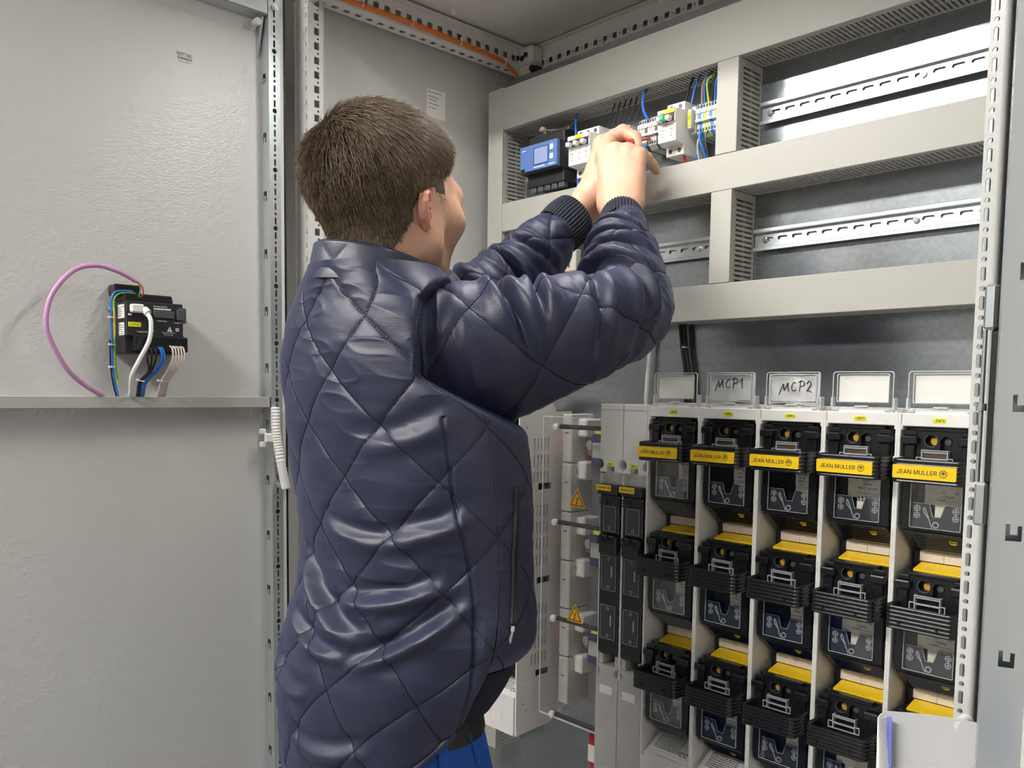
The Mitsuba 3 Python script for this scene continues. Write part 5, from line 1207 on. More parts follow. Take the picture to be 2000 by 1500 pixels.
# ---------------------------------------------------------------- meter and cables on the left door
def cable(name, label, pts, r, material, cat='cable', group=None, per=10, n=9, flat=False):
    return solo(name, MB().tube(spline(pts, per) if len(pts) > 2 else pts, r, n), material, label, cat, group)
k = thing('power_meter', 'black power meter with plugged cables mounted on the left door above the duct', 'meter')
XB, XF = -0.577, -0.517                                       # door face, front of the meter
y0, y1 = -0.604, -0.520
b = MB().box(XB, XF, y0, y1 + 0.004, 1.446, 1.500, 0.0015).box(XB, XF - 0.010, y0, y1 + 0.010, 1.420, 1.450, 0.0015)
put(k + '__housing', b, BLACKM)
b = MB().box(XB + 0.004, XF + 0.004, y0 + 0.010, y1 + 0.010, 1.4235, 1.4475, 0.002)
put(k + '__lower_terminal', b, BLACKP)
put(k + '__upper_terminal', MB().box(XB, XF - 0.016, y0 + 0.004, y1 - 0.006, 1.500, 1.513, 0.002).box(XB, XF - 0.030, y0 - 0.006, y0 + 0.034, 1.509, 1.527, 0.002), BLACKP)
put(k + '__side_terminal', MB().box(XB, XF + 0.001, y1 - 0.004, y1 + 0.009, 1.470, 1.494, 0.001), DARKG)
b = MB()
for i in range(16): b.box(XF - 0.016, XF - 0.0152, y0 + 0.032 + i * 0.0029, y0 + 0.034 + i * 0.0029, 1.502, 1.5065)
for i in range(9): b.box(XF, XF + 0.0006, -0.560 + i * 0.0031, -0.558 + i * 0.0031, 1.4775, 1.481)
for i in range(14): b.box(XF + 0.004, XF + 0.0046, y0 + 0.013 + i * 0.0058, y0 + 0.0165 + i * 0.0058, 1.4265, 1.434)
put(k + '__contacts', b, RUBBER, False)
put(k + '__connector', MB().box(XF, XF + 0.003, -0.563, -0.531, 1.476, 1.487, 0.0008).box(XF, XF + 0.004, -0.527, -0.516, 1.4745, 1.4905, 0.0008), DARKG)
put(k + '__side_label', MB().box(XB + 0.026, XF - 0.006, y0 - 0.0004, y0, 1.4735, 1.4945), PAPER, False)
put(k + '__side_label', MB().box(XB + 0.028, XF - 0.008, y0 - 0.0004, y0, 1.4475, 1.4670), PAPER, False)
b = MB(); rng = np.random.default_rng(2)
for zt_, x_ in ((1.4935, XB + 0.027), (1.4660, XB + 0.029)):
    for i in range(5):
        x = x_
        while x < x_ + 0.018: w_ = rng.uniform(0.001, 0.004); b.box(x, x + w_, y0 - 0.0006, y0 - 0.0004, zt_ - 0.004 - i * 0.0032, zt_ - 0.003 - i * 0.0032); x += w_ + 0.0009
b.text('CE', 0.0034, (XF - 0.0095, y0 - 0.0005, 1.4912), (1, 0, 0), (0, 0, 1), 0.0002)
put(k + '__side_print', b, INK, False)
put(k + '__yellow_label', MB().box(XF, XF + 0.0004, -0.601, -0.582, 1.4605, 1.4675), TAGY, False)
b = MB().text('Comm', 0.0032, (XF + 0.0004, -0.5925, 1.4640), U, W, 0.0002); put(k + '__yellow_print', b, INK, False)
b = MB().text('Analog Inputs', 0.0024, (XF + 0.0002, -0.552, 1.4935), U, W, 0.0003)
for i in range(8): b.box(XF, XF + 0.0004, -0.562 + i * 0.0034, -0.5592 + i * 0.0034, 1.4885, 1.4912)
b.text('Temperature', 0.0019, (XF + 0.0002, -0.550, 1.4715), U, W, 0.0003).text('Current in', 0.0019, (XF + 0.0002, -0.525, 1.4700), U, W, 0.0003)
b.text('Voltage CAT III', 0.0021, (XF + 0.0002, -0.578, 1.4530), U, W, 0.0003).text('Current Inputs', 0.0022, (XF + 0.0002, -0.540, 1.4535), U, W, 0.0003).text('333mV max', 0.0019, (XF + 0.0002, -0.540, 1.4505), U, W, 0.0003)
for y_ in (-0.5665, -0.538):
    tr = sg.Polygon([(y_ - 0.0042, 1.4555), (y_ + 0.0042, 1.4555), (y_, 1.4632)])
    b.ext(tr.difference(sg.Polygon([(y_ - 0.0006, 1.4568), (y_ + 0.0006, 1.4568), (y_ + 0.0010, 1.4600), (y_ - 0.0010, 1.4600)])), 'yz', XF, XF + 0.0004)
b.ext(rect(-0.5285, -0.5235, 1.4568, 1.4618).difference(rect(-0.5272, -0.5248, 1.4581, 1.4605)), 'yz', XF, XF + 0.0004)
put(k + '__front_print', b, WHITEC, False)
put(k + '__screw', MB().cyl((XB, -0.611, 1.4905), (XB + 0.012, -0.611, 1.4905), 0.0032, 10), STEEL)
put(k + '__screw', MB().cyl((XB, -0.611, 1.4380), (XB + 0.012, -0.611, 1.4380), 0.0032, 10), STEEL)
XD = -0.530
solo('network_plug', MB().box(XF, XF + 0.012, -0.599, -0.580, 1.4815, 1.4945, 0.002).cyl((XF + 0.008, -0.579, 1.487), (XF + 0.014, -0.576, 1.481), 0.0058, 12).box(XF + 0.001, XF + 0.004, -0.601, -0.597, 1.4770, 1.4800), WHITEC, 'white network plug in the front of the black meter', 'plug')
cable('network_cable', 'white network cable hanging from the meter plug into the door duct', [(XF + 0.013, -0.5775, 1.482), (XF + 0.020, -0.574, 1.468), (XF + 0.020, -0.577, 1.440), (XF + 0.014, -0.590, 1.410), (XF + 0.004, -0.5985, 1.385), (XF - 0.018, -0.593, 1.362), (-0.560, -0.588, 1.345)], 0.0033, WHITEC)
pts = [(-0.560, -0.622, 1.345), (-0.548, -0.635, 1.356), (-0.540, -0.660, 1.371), (-0.532, -0.686, 1.395), (-0.527, -0.708, 1.437), (-0.525, -0.7125, 1.467), (-0.526, -0.7020, 1.504), (-0.528, -0.673, 1.5385), (-0.531, -0.640, 1.5495), (-0.533, -0.607, 1.5435), (-0.535, -0.581, 1.5320)]
cable('fieldbus_cable', 'thick violet cable looping from the door duct up to the top of the meter', pts, 0.0037, PINK, n=12)
for q, (dy, m_, nm) in enumerate(((0.0, GREENC, 'green'), (0.0022, REDC, 'red'))):
    cable('core_wire', f'short {nm} core emerging from the violet cable into the meter', [(-0.535, -0.581 + dy * 0.3, 1.5322), (-0.533, -0.5765 + 1.4 * dy, 1.5240), (-0.533, -0.5770 + 2.2 * dy, 1.5140), (-0.5345, -0.5800 + dy, 1.5040)], 0.00115, m_, 'wire')
sup = [(-0.560, -0.600, 1.345), (-0.556, -0.6075, 1.372), (-0.552, -0.6120, 1.400), (-0.548, -0.6135, 1.440), (-0.545, -0.6145, 1.480), (-0.545, -0.6145, 1.500), (-0.545, -0.608, 1.5135), (-0.543, -0.595, 1.5165), (-0.541, -0.583, 1.5160)]
cable('supply_wire', 'blue wire running up the side of the meter from the door duct', [(x, y - 0.0016, z) for x, y, z in sup], 0.0016, BLUEC, 'wire')
cable('supply_wire', 'green and yellow wire tied beside the blue one at the side of the meter', [(x + 0.001, y + 0.0022, z - 0.003 * (i > 4)) for i, (x, y, z) in enumerate(sup[1:])], 0.0015, GYC, 'wire')
cable('supply_wire', 'black wire tied behind the blue one below the meter', [(x - 0.003, y - 0.0034, z) for x, y, z in sup[:4]], 0.0014, BLACKC, 'wire')
def tie(label, c, u_, a, b_, w_=0.0017):
    """A cable tie: a flat loop around the bundle and its square head."""
    c = np.array(c, float); t = np.arange(20) * 2 * np.pi / 20; u_ = unit(u_); q1 = unit(np.cross(u_, [0.3, 0.1, 0.9])); q2 = np.cross(u_, q1)
    mb = MB().tube(c + np.cos(t)[:, None] * q1 * a + np.sin(t)[:, None] * q2 * b_, 0.0009, 6, closed=True)
    h_ = c - q1 * (a + 0.0015); mb.box(h_[0] - 0.0016, h_[0] + 0.0016, h_[1] - 0.0022, h_[1] + 0.0022, h_[2] - 0.0017, h_[2] + 0.0017, 0.0005)
    k_ = thing('cable_tie', label, 'cable tie'); scene[k_] = mikit.ply(mb.get(), WHITEC, smooth=35)
def unit(a): a = np.asarray(a, float); return a / np.linalg.norm(a)
tie('white cable tie on the wires beside the upper side label of the meter', (-0.545, -0.6145, 1.4745), (0.1, 0, 1), 0.0045, 0.0035)
tie('white cable tie on the wires beside the lower edge of the meter', (-0.548, -0.6137, 1.4330), (0.1, 0, 1), 0.0045, 0.0035)
tie('white cable tie on the wires halfway between the meter and the door duct', (-0.553, -0.6130, 1.3985), (0.1, 0, 1), 0.0042, 0.0033)
for i in range(3):
    y_ = -0.5775 + i * 0.0062
    cable('voltage_wire', ('left', 'middle', 'right')[i] + ' black wire curving from the meter down to the tied bundle', [(XF + 0.003, y_, 1.4290), (XF + 0.010, y_ + 0.001, 1.4245), (XF + 0.011, y_ + 0.0005, 1.410), (XF + 0.004, -0.5735 + i * 0.002, 1.392), (-0.530, -0.5815 + i * 0.0018, 1.376), (-0.545, -0.5800 + i * 0.002, 1.356), (-0.562, -0.579 + i * 0.002, 1.345)], 0.0016, BLACKC, 'wire', 'black wires under the meter')
for i in range(2):
    y_ = -0.5572 + i * 0.0036
    cable('voltage_wire', ('left', 'right')[i] + ' blue wire curving from the meter down to the tied black bundle', [(XF + 0.003, y_, 1.4300), (XF + 0.011, y_ + 0.001, 1.4250), (XF + 0.012, y_ + 0.0015, 1.410), (XF + 0.004, -0.5645 + i * 0.0036, 1.392), (-0.528, -0.5755 + i * 0.0036, 1.374), (-0.545, -0.5735 + i * 0.0036, 1.356), (-0.562, -0.5725 + i * 0.0036, 1.345)], 0.0016, BLUEC, 'wire', 'blue wires under the meter')
tie('white cable tie around the black and blue wires under the meter', (-0.529, -0.5775, 1.3775), (0.2, 0.15, 1), 0.0052, 0.0040)
for i in range(5):
    y_ = -0.5395 + i * 0.0045
    cable('sensor_wire', ('first', 'second', 'third', 'fourth', 'last')[i] + ' ivory sensor wire from the left curving from meter into door duct', [(XF + 0.003, y_, 1.4330), (XF + 0.010, y_ + 0.0015, 1.4280), (XF + 0.011, y_ + 0.0015, 1.412), (XF + 0.004, y_ - 0.004 - 0.0008 * i, 1.394), (-0.528, -0.5475 + 0.0030 * i, 1.379), (-0.545, -0.5465 + 0.0031 * i, 1.360), (-0.562, -0.5440 + 0.0032 * i, 1.345)], 0.0014, CREAMC, 'wire', 'ivory sensor wires under the meter')
tie('white cable tie around the ivory sensor wires', (-0.530, -0.5420, 1.3775), (0.2, 0.1, 1), 0.0085, 0.0030)

# ---------------------------------------------------------------- orange cable under the roof
cable('data_cable', 'orange cable tied along the top left rail and bending down behind the ducts', [(-0.5155, -0.275, 2.0625), (-0.5155, -0.199, 2.0645), (-0.5150, -0.074, 2.0660), (-0.5150, 0.053, 2.0640), (-0.5145, 0.150, 2.0600), (-0.514, 0.186, 2.051), (-0.5135, 0.204, 2.038), (-0.513, 0.2135, 2.018), (-0.512, 0.216, 1.985), (-0.512, 0.216, 1.93)], 0.0042, ORANGEC, n=12)
for i, (y_, z_) in enumerate(((-0.180, 2.0655), (-0.068, 2.0665), (0.052, 2.0645), (0.172, 2.056))):
    k_ = thing('cable_tie', f'small white tie on the orange cable, {("first", "second", "third", "last")[i]} from the front', 'cable tie', 'ties on the orange cable')
    t = np.arange(16) * 2 * np.pi / 16
    mb = MB().tube(np.stack([-0.515 + 0.0048 * np.cos(t), y_ + 0 * t, z_ + 0.0048 * np.sin(t)], 1), 0.0009, 6, closed=True).box(-0.514, -0.509, y_ - 0.002, y_ + 0.002, z_ + 0.004, z_ + 0.009, 0.0006)
    scene[k_] = mikit.ply(mb.get(), WHITEC, smooth=35)

# ---------------------------------------------------------------- devices in the upper row
k = thing('energy_meter', 'blue panel meter with a small display at the left end of the upper row', 'meter')
put(k + '__body', MB().box(-0.405, -0.300, 0.118, 0.188, 1.795, 1.848, 0.002).box(-0.402, -0.303, 0.135, 0.188, 1.772, 1.870, 0.002), BLACKM)
fp = rect(-0.4010, -0.3010, 1.7985, 1.8470, 0.001).difference(rect(-0.41, -0.388, 1.79, 1.8045))
put(k + '__face', MB().ext(fp, 'xz', 0.1135, 0.118), BLUEP, False)
put(k + '__display', MB().box(-0.362, -0.325, 0.1125, 0.1136, 1.8085, 1.8385, 0.0004), LCD)
put(k + '__display_rim', MB().ext(rect(-0.364, -0.323, 1.8070, 1.8400).difference(rect(-0.362, -0.325, 1.8085, 1.8385)), 'xz', 0.1122, 0.1136), mat('blue_rim', (0.05, 0.10, 0.28), 0.4), False)
for z_ in (1.8115, 1.829): put(k + '__button', MB().box(-0.3195, -0.3105, 0.1120, 0.1136, z_, z_ + 0.0105, 0.0008), PAPER)
put(k + '__print', MB().box(-0.363, -0.333, 0.1130, 0.1135, 1.8020, 1.8040).box(-0.323, -0.306, 0.1130, 0.1135, 1.8020, 1.8038).box(-0.396, -0.385, 0.1130, 0.1135, 1.838, 1.8395), PAPER, False)
b = MB()
for i in range(5): b.box(-0.396 + i * 0.019, -0.381 + i * 0.019, 0.138, 0.150, 1.762, 1.774, 0.001)
put(k + '__terminal', b, DARKG)
put('energy_meter__clip' if False else k + '__clip', MB().box(-0.398, -0.306, 0.150, 0.17, 1.872, 1.878, 0.001), DARKG)
k = thing('data_plug', 'small white plug with red and green cores above the blue meter', 'plug')
put(k + '__body', MB().tube([(-0.386, 0.155, 1.888), (-0.377, 0.150, 1.888), (-0.370, 0.148, 1.884)], 0.0042, 10), WHITEC)
put(k + '__lead', MB().tube(spline([(-0.386, 0.155, 1.888), (-0.352, 0.165, 1.884), (-0.330, 0.185, 1.892)], 6), 0.0016, 6), LIGHTG)
put(k + '__red_core', MB().tube(spline([(-0.372, 0.148, 1.884), (-0.367, 0.146, 1.878), (-0.366, 0.147, 1.868)], 6), 0.0018, 6), REDC)
put(k + '__green_core', MB().tube(spline([(-0.370, 0.148, 1.884), (-0.364, 0.146, 1.878), (-0.363, 0.147, 1.866)], 6), 0.0015, 6), GREENC)
def breaker(label, x0, n, w_, tags):
    """A row of n modules on the rail: stepped body, toggles, terminal screws."""
    k = thing('circuit_breaker', label, 'circuit breaker'); x1 = x0 + n * w_
    prof = sg.Polygon([(0.190, 1.768), (0.128, 1.768), (0.128, 1.784), (0.118, 1.7845), (0.1045, 1.7855), (0.1045, 1.815), (0.1015, 1.816), (0.1015, 1.829), (0.1045, 1.830), (0.1045, 1.8375), (0.118, 1.8385), (0.128, 1.839), (0.128, 1.8535), (0.190, 1.8535)])
    for i in range(n):
        put(k + '__module', MB().ext(prof, 'yz', x0 + i * w_ + 0.0002, x0 + (i + 1) * w_ - 0.0002), WHITEP, False)
        c = x0 + (i + 0.5) * w_
        put(k + '__toggle', MB().box(c - 0.0042, c + 0.0042, 0.089, 0.1015, 1.8165, 1.8245, 0.0014), WHITEC)
        for z_ in (1.7755, 1.8470): put(k + '__terminal_screw', MB().cyl((c, 0.1285, z_), (c, 0.1270, z_), 0.0036, 12), DARKG)
        put(k + '__print', MB().box(c - 0.004, c + 0.004, 0.1040, 0.1045, 1.8050, 1.8060).box(c - 0.003, c + 0.002, 0.1040, 0.1045, 1.7990, 1.7998).box(c - 0.001, c + 0.001, 0.1040, 0.1045, 1.7935, 1.7955), INKG, False)
    put(k + '__toggle_recess', MB().box(x0 + 0.002, x1 - 0.002, 0.0995, 0.1015, 1.8162, 1.8285), RUBBER, False)  # raised black slab, the shade around the toggles put into its colour
    put(k + '__label_strip', MB().box(x0 + 0.001, x1 - 0.001, 0.1000, 0.1046, 1.8300, 1.8370), PAPER, False)
    put(k + '__yellow_tag', MB().box(x0 + tags[0], x0 + tags[1], 0.0994, 0.1002, 1.8302, 1.8368), TAGY, False)
    return k
breaker('white three pole circuit breaker left of the raised hands', -0.262, 3, 0.0177, (0.020, 0.037))
k = breaker('white two pole circuit breaker with a green toggle right of the hands', -0.057, 2, 0.0180, (0.014, 0.035))
put(k + '__green_toggle', MB().box(-0.0435, -0.0365, 0.0875, 0.0995, 1.8165, 1.8255, 0.0014), GREENP)
put(k + '__orange_tag', MB().box(-0.050, -0.043, 0.0994, 0.1002, 1.8302, 1.8320), ORANGEP, False)
def end_clamp(x, label):
    k = thing('end_clamp', label, 'terminal clamp')
    put(k + '__body', MB().box(x, x + 0.0095, 0.140, 0.190, 1.800, 1.845, 0.0012).box(x + 0.001, x + 0.0085, 0.128, 0.141, 1.806, 1.838, 0.0012), LIGHTG)
    put(k + '__yellow_tag', MB().box(x + 0.002, x + 0.0078, 0.1270, 0.1282, 1.8110, 1.8330, 0.0003), TAGY)
    put(k + '__print', MB().text('-X1', 0.0034, (x + 0.0049, 0.1268, 1.822), (0, 0, 1), (-1, 0, 0), 0.0002), INK, False)
end_clamp(-0.158, 'grey end clamp with a yellow tag between the hands and the terminal blocks')
end_clamp(-0.0165, 'grey end clamp with a yellow tag right of the green-toggled breaker')
ORD = ['first', 'second', 'third', 'fourth', 'fifth', 'sixth', 'seventh', 'eighth', 'ninth']
def terminals(x0, n, colors, label, group):
    """Terminal blocks, 5.2 mm wide, each a thing of its own."""
    for i in range(n):
        m_ = colors[i % len(colors)]; x = x0 + i * 0.0054
        k = thing('terminal_block', f'{ORD[i]} {label}', 'terminal block', group)
        prof = sg.Polygon([(0.190, 1.793), (0.150, 1.793), (0.142, 1.800), (0.142, 1.814), (0.137, 1.816), (0.137, 1.829), (0.142, 1.831), (0.142, 1.845), (0.150, 1.850), (0.190, 1.850)])
        put(k + '__body', MB().ext(prof, 'yz', x, x + 0.0050), m_, False)
        put(k + '__marker', MB().box(x + 0.0005, x + 0.0045, 0.1362, 0.1372, 1.8300, 1.8370).box(x + 0.0005, x + 0.0045, 0.1355, 0.1372, 1.8165, 1.8205), PAPER, False)
        [put(k + '__hole', MB().box(x + 0.0012, x + 0.0038, 0.1415, 0.1422, z_, z_ + 0.0045), INK, False) for z_ in (1.8400, 1.8020)]  # flat black patches: the shade of the wire openings is put into colour
terminals(-0.2000, 7, [LIGHTG], 'grey terminal block from the left behind the hands', 'grey terminal blocks behind the hands')
terminals(-0.1270, 9, [LIGHTG, LIGHTG, LIGHTG, DARKG], 'grey terminal block from the left above the screwdriver tip', 'grey terminal blocks above the screwdriver')
terminals(-0.0060, 9, [LIGHTG, mat('blue_terminal', (0.03, 0.22, 0.60), 0.4), LIGHTG, YELC], 'terminal block from the left at the right end of the upper row', 'grey blue and green terminal blocks at the right end')
# single wires of the upper row
def wire(label, pts, m_, r=0.0017, group=None): cable('row_wire', label, pts, r, m_, 'wire', group)
wire('thick blue wire dropping from the duct to the terminals above the screwdriver', [(-0.118, 0.150, 1.902), (-0.119, 0.140, 1.885), (-0.117, 0.140, 1.862), (-0.110, 0.146, 1.844)], BLUEC, 0.0026)
for i, x in enumerate((-0.215, -0.202, -0.189, -0.176, -0.163, -0.148)):
    wire(('first', 'second', 'third', 'fourth', 'fifth', 'sixth')[round((x + 0.215) / 0.013)] + ' thin black wire from the left slanting down behind the hands', [(x + 0.012, 0.165, 1.902), (x + 0.008, 0.160, 1.880), (x, 0.158, 1.858)], BLACKC, 0.0012, 'thin black wires behind the hands')
wire('blue wire beside the blue meter going up into the duct', [(-0.292, 0.160, 1.902), (-0.290, 0.152, 1.882), (-0.283, 0.146, 1.862), (-0.281, 0.146, 1.845)], BLUEC, 0.0022)
wire('blue wire end below the blue meter', [(-0.279, 0.150, 1.775), (-0.277, 0.148, 1.762), (-0.275, 0.15, 1.748)], BLUEC, 0.0024)
wire('black wire above the green-toggled breaker', [(-0.028, 0.160, 1.902), (-0.031, 0.152, 1.880), (-0.034, 0.146, 1.853)], BLACKC)
wire('blue wire above the green-toggled breaker', [(-0.012, 0.158, 1.902), (-0.017, 0.150, 1.880), (-0.021, 0.146, 1.853)], BLUEC)
wire('brown wire going up from the right-hand terminals', [(0.009, 0.160, 1.902), (0.001, 0.146, 1.880), (-0.001, 0.147, 1.845)], BROWNC)
wire('blue wire going up from the right-hand terminals beside the brown one', [(0.013, 0.158, 1.902), (0.006, 0.144, 1.880), (0.0045, 0.147, 1.845)], BLUEC)
wire('green and yellow wire going up from the right-hand terminals', [(0.021, 0.158, 1.896), (0.012, 0.142, 1.880), (0.0125, 0.147, 1.846)], YELC)
wire('black wire going up from the right-hand terminals', [(0.027, 0.160, 1.902), (0.023, 0.146, 1.880), (0.0185, 0.147, 1.846)], BLACKC)
wire('blue wire at the far right of the terminals going up', [(0.036, 0.158, 1.902), (0.029, 0.143, 1.880), (0.024, 0.147, 1.846)], BLUEC)
for i in range(3): wire(('left', 'middle', 'right')[i] + ' blue wire below the screwdriver tip', [(-0.1215 + i * 0.0054, 0.1435, 1.803), (-0.1215 + i * 0.0054, 0.137, 1.792), (-0.1165 + i * 0.0015, 0.143, 1.770), (-0.114 + i * 0.001, 0.155, 1.748)], BLUEC, 0.0018, 'blue wires below the screwdriver')
wire('red tipped black wire under the green-toggled breaker', [(-0.028, 0.14, 1.768), (-0.029, 0.142, 1.76), (-0.031, 0.15, 1.748)], REDC, 0.0024)
wire('blue wire under the green-toggled breaker', [(-0.010, 0.15, 1.775), (-0.011, 0.15, 1.762), (-0.012, 0.155, 1.748)], BLUEC)
wire('grey wire hanging left of the right-hand terminals', [(-0.002, 0.146, 1.800), (-0.004, 0.142, 1.780), (-0.004, 0.15, 1.748)], LIGHTG, 0.0014)
wire('blue wire hanging under the right-hand terminals', [(0.005, 0.1435, 1.803), (0.004, 0.136, 1.790), (0.009, 0.142, 1.768), (0.011, 0.155, 1.748)], BLUEC, 0.0022)
wire('dark grey wire hanging under the right-hand terminals', [(0.0155, 0.1435, 1.803), (0.0145, 0.138, 1.785), (0.0145, 0.15, 1.748)], DARKG, 0.0014)
# second row, seen between the arms
k = thing('relay', 'grey relay with an orange release lever seen between the forearms', 'relay')
put(k + '__body', MB().box(-0.298, -0.268, 0.135, 0.19, 1.598, 1.640, 0.002), LIGHTG)
put(k + '__lever', MB().ext(sg.Polygon([(-0.312, 1.600), (-0.272, 1.588), (-0.276, 1.575), (-0.296, 1.572), (-0.318, 1.580)]), 'xz', 0.128, 0.150), ORANGEP)
put(k + '__socket', MB().box(-0.325, -0.262, 0.150, 0.19, 1.585, 1.655, 0.002), BLACKM)
put(k + '__print', MB().box(-0.286, -0.283, 0.1345, 0.1351, 1.615, 1.622).box(-0.286, -0.283, 0.1345, 0.1351, 1.606, 1.612), INK, False)
# screwdriver in the right hand
k = thing('screwdriver', 'red insulated screwdriver held in the right hand', 'screwdriver')
TIP = np.array([-0.1035, 0.139, 1.8115]); HND = np.array([-0.0680, 0.0520, 1.7815]); dv = unit(TIP - HND)
put(k + '__shaft', MB().tube([HND, TIP], 0.0026, 12), REDP)
put(k + '__collar', MB().cyl(HND - dv * 0.006, HND + dv * 0.010, 0.0046, 14, 0.0038), ORANGEP)
put(k + '__handle', MB().cyl(HND - dv * 0.026, HND - dv * 0.005, 0.0048, 14, 0.0052), REDP)
put(k + '__tip', MB().cyl(TIP, TIP + dv * 0.006, 0.0014, 8), STEEL)

# ---------------------------------------------------------------- cables on the plate
for i in range(2): cable('control_cable', ('left', 'right')[i] + ' black cable dropping from the lowest duct to the first fuse switch', [(-0.060 + 0.009 * i, 0.186, 1.495), (-0.055 + 0.008 * i, 0.187, 1.45), (-0.046 + 0.0075 * i, 0.187, 1.40), (-0.042 + 0.0075 * i, 0.185, 1.335)], 0.0038, BLACKC, 'cable', 'black cables under the lowest duct')
tie('white cable tie on the black cables under the lowest duct', (-0.0485, 0.186, 1.450), (0.1, 0, 1), 0.0095, 0.0052)
k = cable('conduit', 'white plastic conduit rising behind the narrow fuse switches', [(-0.127, 0.188, 1.49), (-0.128, 0.188, 1.43), (-0.131, 0.187, 1.38), (-0.132, 0.186, 1.30)], 0.0045, WHITEC)

# ---------------------------------------------------------------- current transformers behind the clear cover
def transformer(z, label):
    k = thing('current_transformer', label, 'current transformer')
    put(k + '__body', MB().box(-0.194, -0.140, 0.105, 0.160, z - 0.030, z + 0.030, 0.003), NAVYP)
    put(k + '__face', MB().box(-0.189, -0.160, 0.1035, 0.1055, z - 0.014, z + 0.014, 0.001), LIGHTG)
    put(k + '__tag', MB().box(-0.178, -0.162, 0.098, 0.106, z + 0.031, z + 0.039, 0.0005), TAGY)
    put(k + '__bolt', MB().cyl((-0.202, 0.125, z + 0.008), (-0.202, 0.112, z + 0.008), 0.010, 6), ZINC)
for q, z in enumerate((1.262, 1.077, 0.892)):
    nm = ('top', 'middle', 'lowest')[q]
    transformer(z, f'{nm} dark blue current transformer behind the clear cover')
    k = thing('busbar_tap', f'{nm} copper busbar tap behind the clear cover', 'busbar')
    put(k + '__bar', MB().box(-0.226, -0.172, 0.128, 0.150, z - 0.014, z + 0.026, 0.002).box(-0.20, -0.175, 0.118, 0.130, z - 0.030, z + 0.010, 0.002), COPPER)
    k = thing('busbar_clamp', f'{nm} white busbar clamp behind the clear cover', 'clamp')
    for dz in (0.040, -0.040):
        put(k + '__block', MB().box(-0.242, -0.206, 0.105, 0.150, z + dz - 0.017, z + dz + 0.017, 0.003), WHITEP)
        put(k + '__screw', MB().cyl((-0.228, 0.1055, z + dz), (-0.228, 0.1035, z + dz), 0.006, 12), STEEL)
b = MB()
k = thing('busbar_holder', 'tall light grey busbar holder left of the current transformers', 'busbar holder')
for i in range(6): put(k + '__segment', MB().box(-0.2505, -0.226, 0.088, 0.150, 0.775 + i * 0.0925, 0.865 + i * 0.0925, 0.002), LIGHTG)
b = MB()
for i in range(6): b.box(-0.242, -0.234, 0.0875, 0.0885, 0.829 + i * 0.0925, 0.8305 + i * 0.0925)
put(k + '__slot', b, INK, False)  # black strips on the face, slot shade put into their colour
for i in range(3): solo('busbar', MB().box(-0.5 + 0.0, 0.4, 0.152, 0.162, (1.262, 1.077, 0.892)[i] - 0.015, (1.262, 1.077, 0.892)[i] + 0.015, 0.002), COPPER, ('top', 'middle', 'lowest')[i] + ' copper busbar behind the fuse switches', 'busbar')
b = MB()
for x in (-0.215, -0.192, -0.170, -0.146): b.box(x, x + 0.014, 0.1655, 0.18, 0.45, 1.30)
solo('cable_bar', b, DARKG, 'dark flat conductors behind and below the current transformers', 'busbar', smooth=False)
k = thing('clear_cover', 'large clear touch guard with two warning triangles in front of the transformers', 'cover')
XA, XB2, YA, ZA, ZB2 = -0.252, -0.113, 0.040, 0.768, 1.3235
scene[k + '__front_pane'] = mikit.ply((np.array([[XA, YA, ZA], [XB2, YA, ZA], [XB2, YA, ZB2], [XA, YA, ZB2]]), np.array([[0, 1, 2], [0, 2, 3]])), PANE)
scene[k + '__side_pane'] = mikit.ply((np.array([[XA, YA, ZA], [XA, YA, ZB2], [XA, 0.085, ZB2], [XA, 0.085, ZA]]), np.array([[0, 1, 2], [0, 2, 3]])), PANE)
scene[k + '__top_pane'] = mikit.ply((np.array([[XA, YA, ZB2], [XB2, YA, ZB2], [XB2, 0.085, ZB2], [XA, 0.085, ZB2]]), np.array([[0, 1, 2], [0, 2, 3]])), PANE)
scene[k + '__bottom_pane'] = mikit.ply((np.array([[XA, YA, ZA], [XB2, YA, ZA], [XB2, 0.085, ZA], [XA, 0.085, ZA]]), np.array([[0, 1, 2], [0, 2, 3]])), PANE)
e = 0.0007
put(k + '__edge', MB().box(XA - e, XA + e, YA - e, YA + e, ZA, ZB2).box(XA, XB2, YA - e, YA + e, ZB2 - e, ZB2 + e).box(XA, XB2, YA - e, YA + e, ZA - 2 * e, ZA + 2 * e).box(XA - e, XA + e, YA, 0.085, ZB2 - e, ZB2 + e).box(XA - e, XA + e, YA, 0.085, ZA - e, ZA + e), EDGE, False)
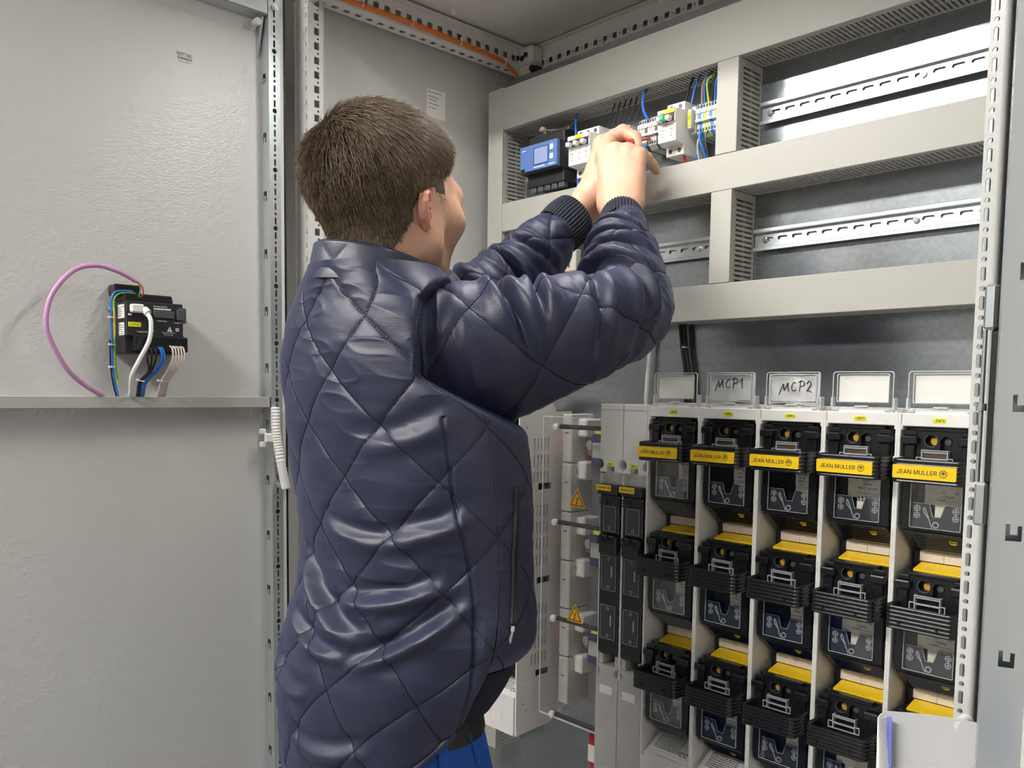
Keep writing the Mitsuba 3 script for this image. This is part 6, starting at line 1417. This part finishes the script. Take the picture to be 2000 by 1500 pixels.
def triangle(x, z, s):
    out = sg.Polygon([(x - s, z - 0.60 * s), (x + s, z - 0.60 * s), (x, z + 1.1 * s)]).buffer(0.0015)
    put(k + '__warning_sign', MB().ext(out, 'xz', YA - 0.0008, YA - 0.0003), SIGN, False)
    b = MB().ext(out.buffer(-0.0022).difference(out.buffer(-0.0040)), 'xz', YA - 0.0011, YA - 0.0008)
    bolt = sg.Polygon([(x + 0.001, z + 0.45 * s), (x - 0.003, z + 0.05 * s), (x, z + 0.06 * s), (x - 0.002, z - 0.28 * s), (x - 0.0035, z - 0.24 * s), (x - 0.0005, z - 0.48 * s), (x + 0.0008, z - 0.18 * s), (x - 0.0004, z - 0.22 * s), (x + 0.003, z + 0.14 * s), (x + 0.0002, z + 0.13 * s)])
    b.ext(bolt, 'xz', YA - 0.0011, YA - 0.0008)
    put(k + '__warning_print', b, mat('sign_ink', (0.12, 0.06, 0.01), 0.6) if 'mat_sign_ink' not in scene else 'mat_sign_ink', False)
triangle(-0.1655, 1.1765, 0.0175); triangle(-0.1655, 0.9690, 0.0175)
for q, z in enumerate((1.306, 1.1315, 0.953, 0.772)):
    r_ = thing('guard_spacer', f'black spacer rod with a white cap, number {q + 1} from the top of the clear cover', 'spacer rod', 'spacer rods of the clear cover') if False else thing('guard_spacer', ('top', 'second', 'third', 'bottom')[q] + ' black spacer rod with a white cap under the clear cover', 'spacer rod', 'spacer rods of the clear cover')
    put(r_ + '__rod', MB().cyl((-0.219, 0.046, z), (-0.119, 0.046, z), 0.0042, 12), BLACKM)
    put(r_ + '__cap', MB().cyl((-0.2235, 0.041, z), (-0.2145, 0.041, z), 0.0058, 14).cyl((-0.219, 0.036, z), (-0.219, 0.0405, z), 0.0058, 14), WHITEC)
k = thing('surge_protector', 'red surge protector with a yellow tag at the bottom left of the fuse switches', 'surge protector')
put(k + '__body', MB().box(-0.165, -0.115, 0.08, 0.16, 0.705, 0.742, 0.004), REDP)
put(k + '__upper_part', MB().box(-0.150, -0.115, 0.09, 0.15, 0.742, 0.775, 0.004), REDP)
put(k + '__label', MB().box(-0.163, -0.117, 0.0785, 0.0802, 0.690, 0.722, 0.0005), PAPER)
put(k + '__tag', MB().box(-0.140, -0.126, 0.0775, 0.0788, 0.722, 0.730, 0.0003), TAGY)
put(k + '__foot', MB().box(-0.165, -0.115, 0.085, 0.16, 0.66, 0.706, 0.003), REDP)
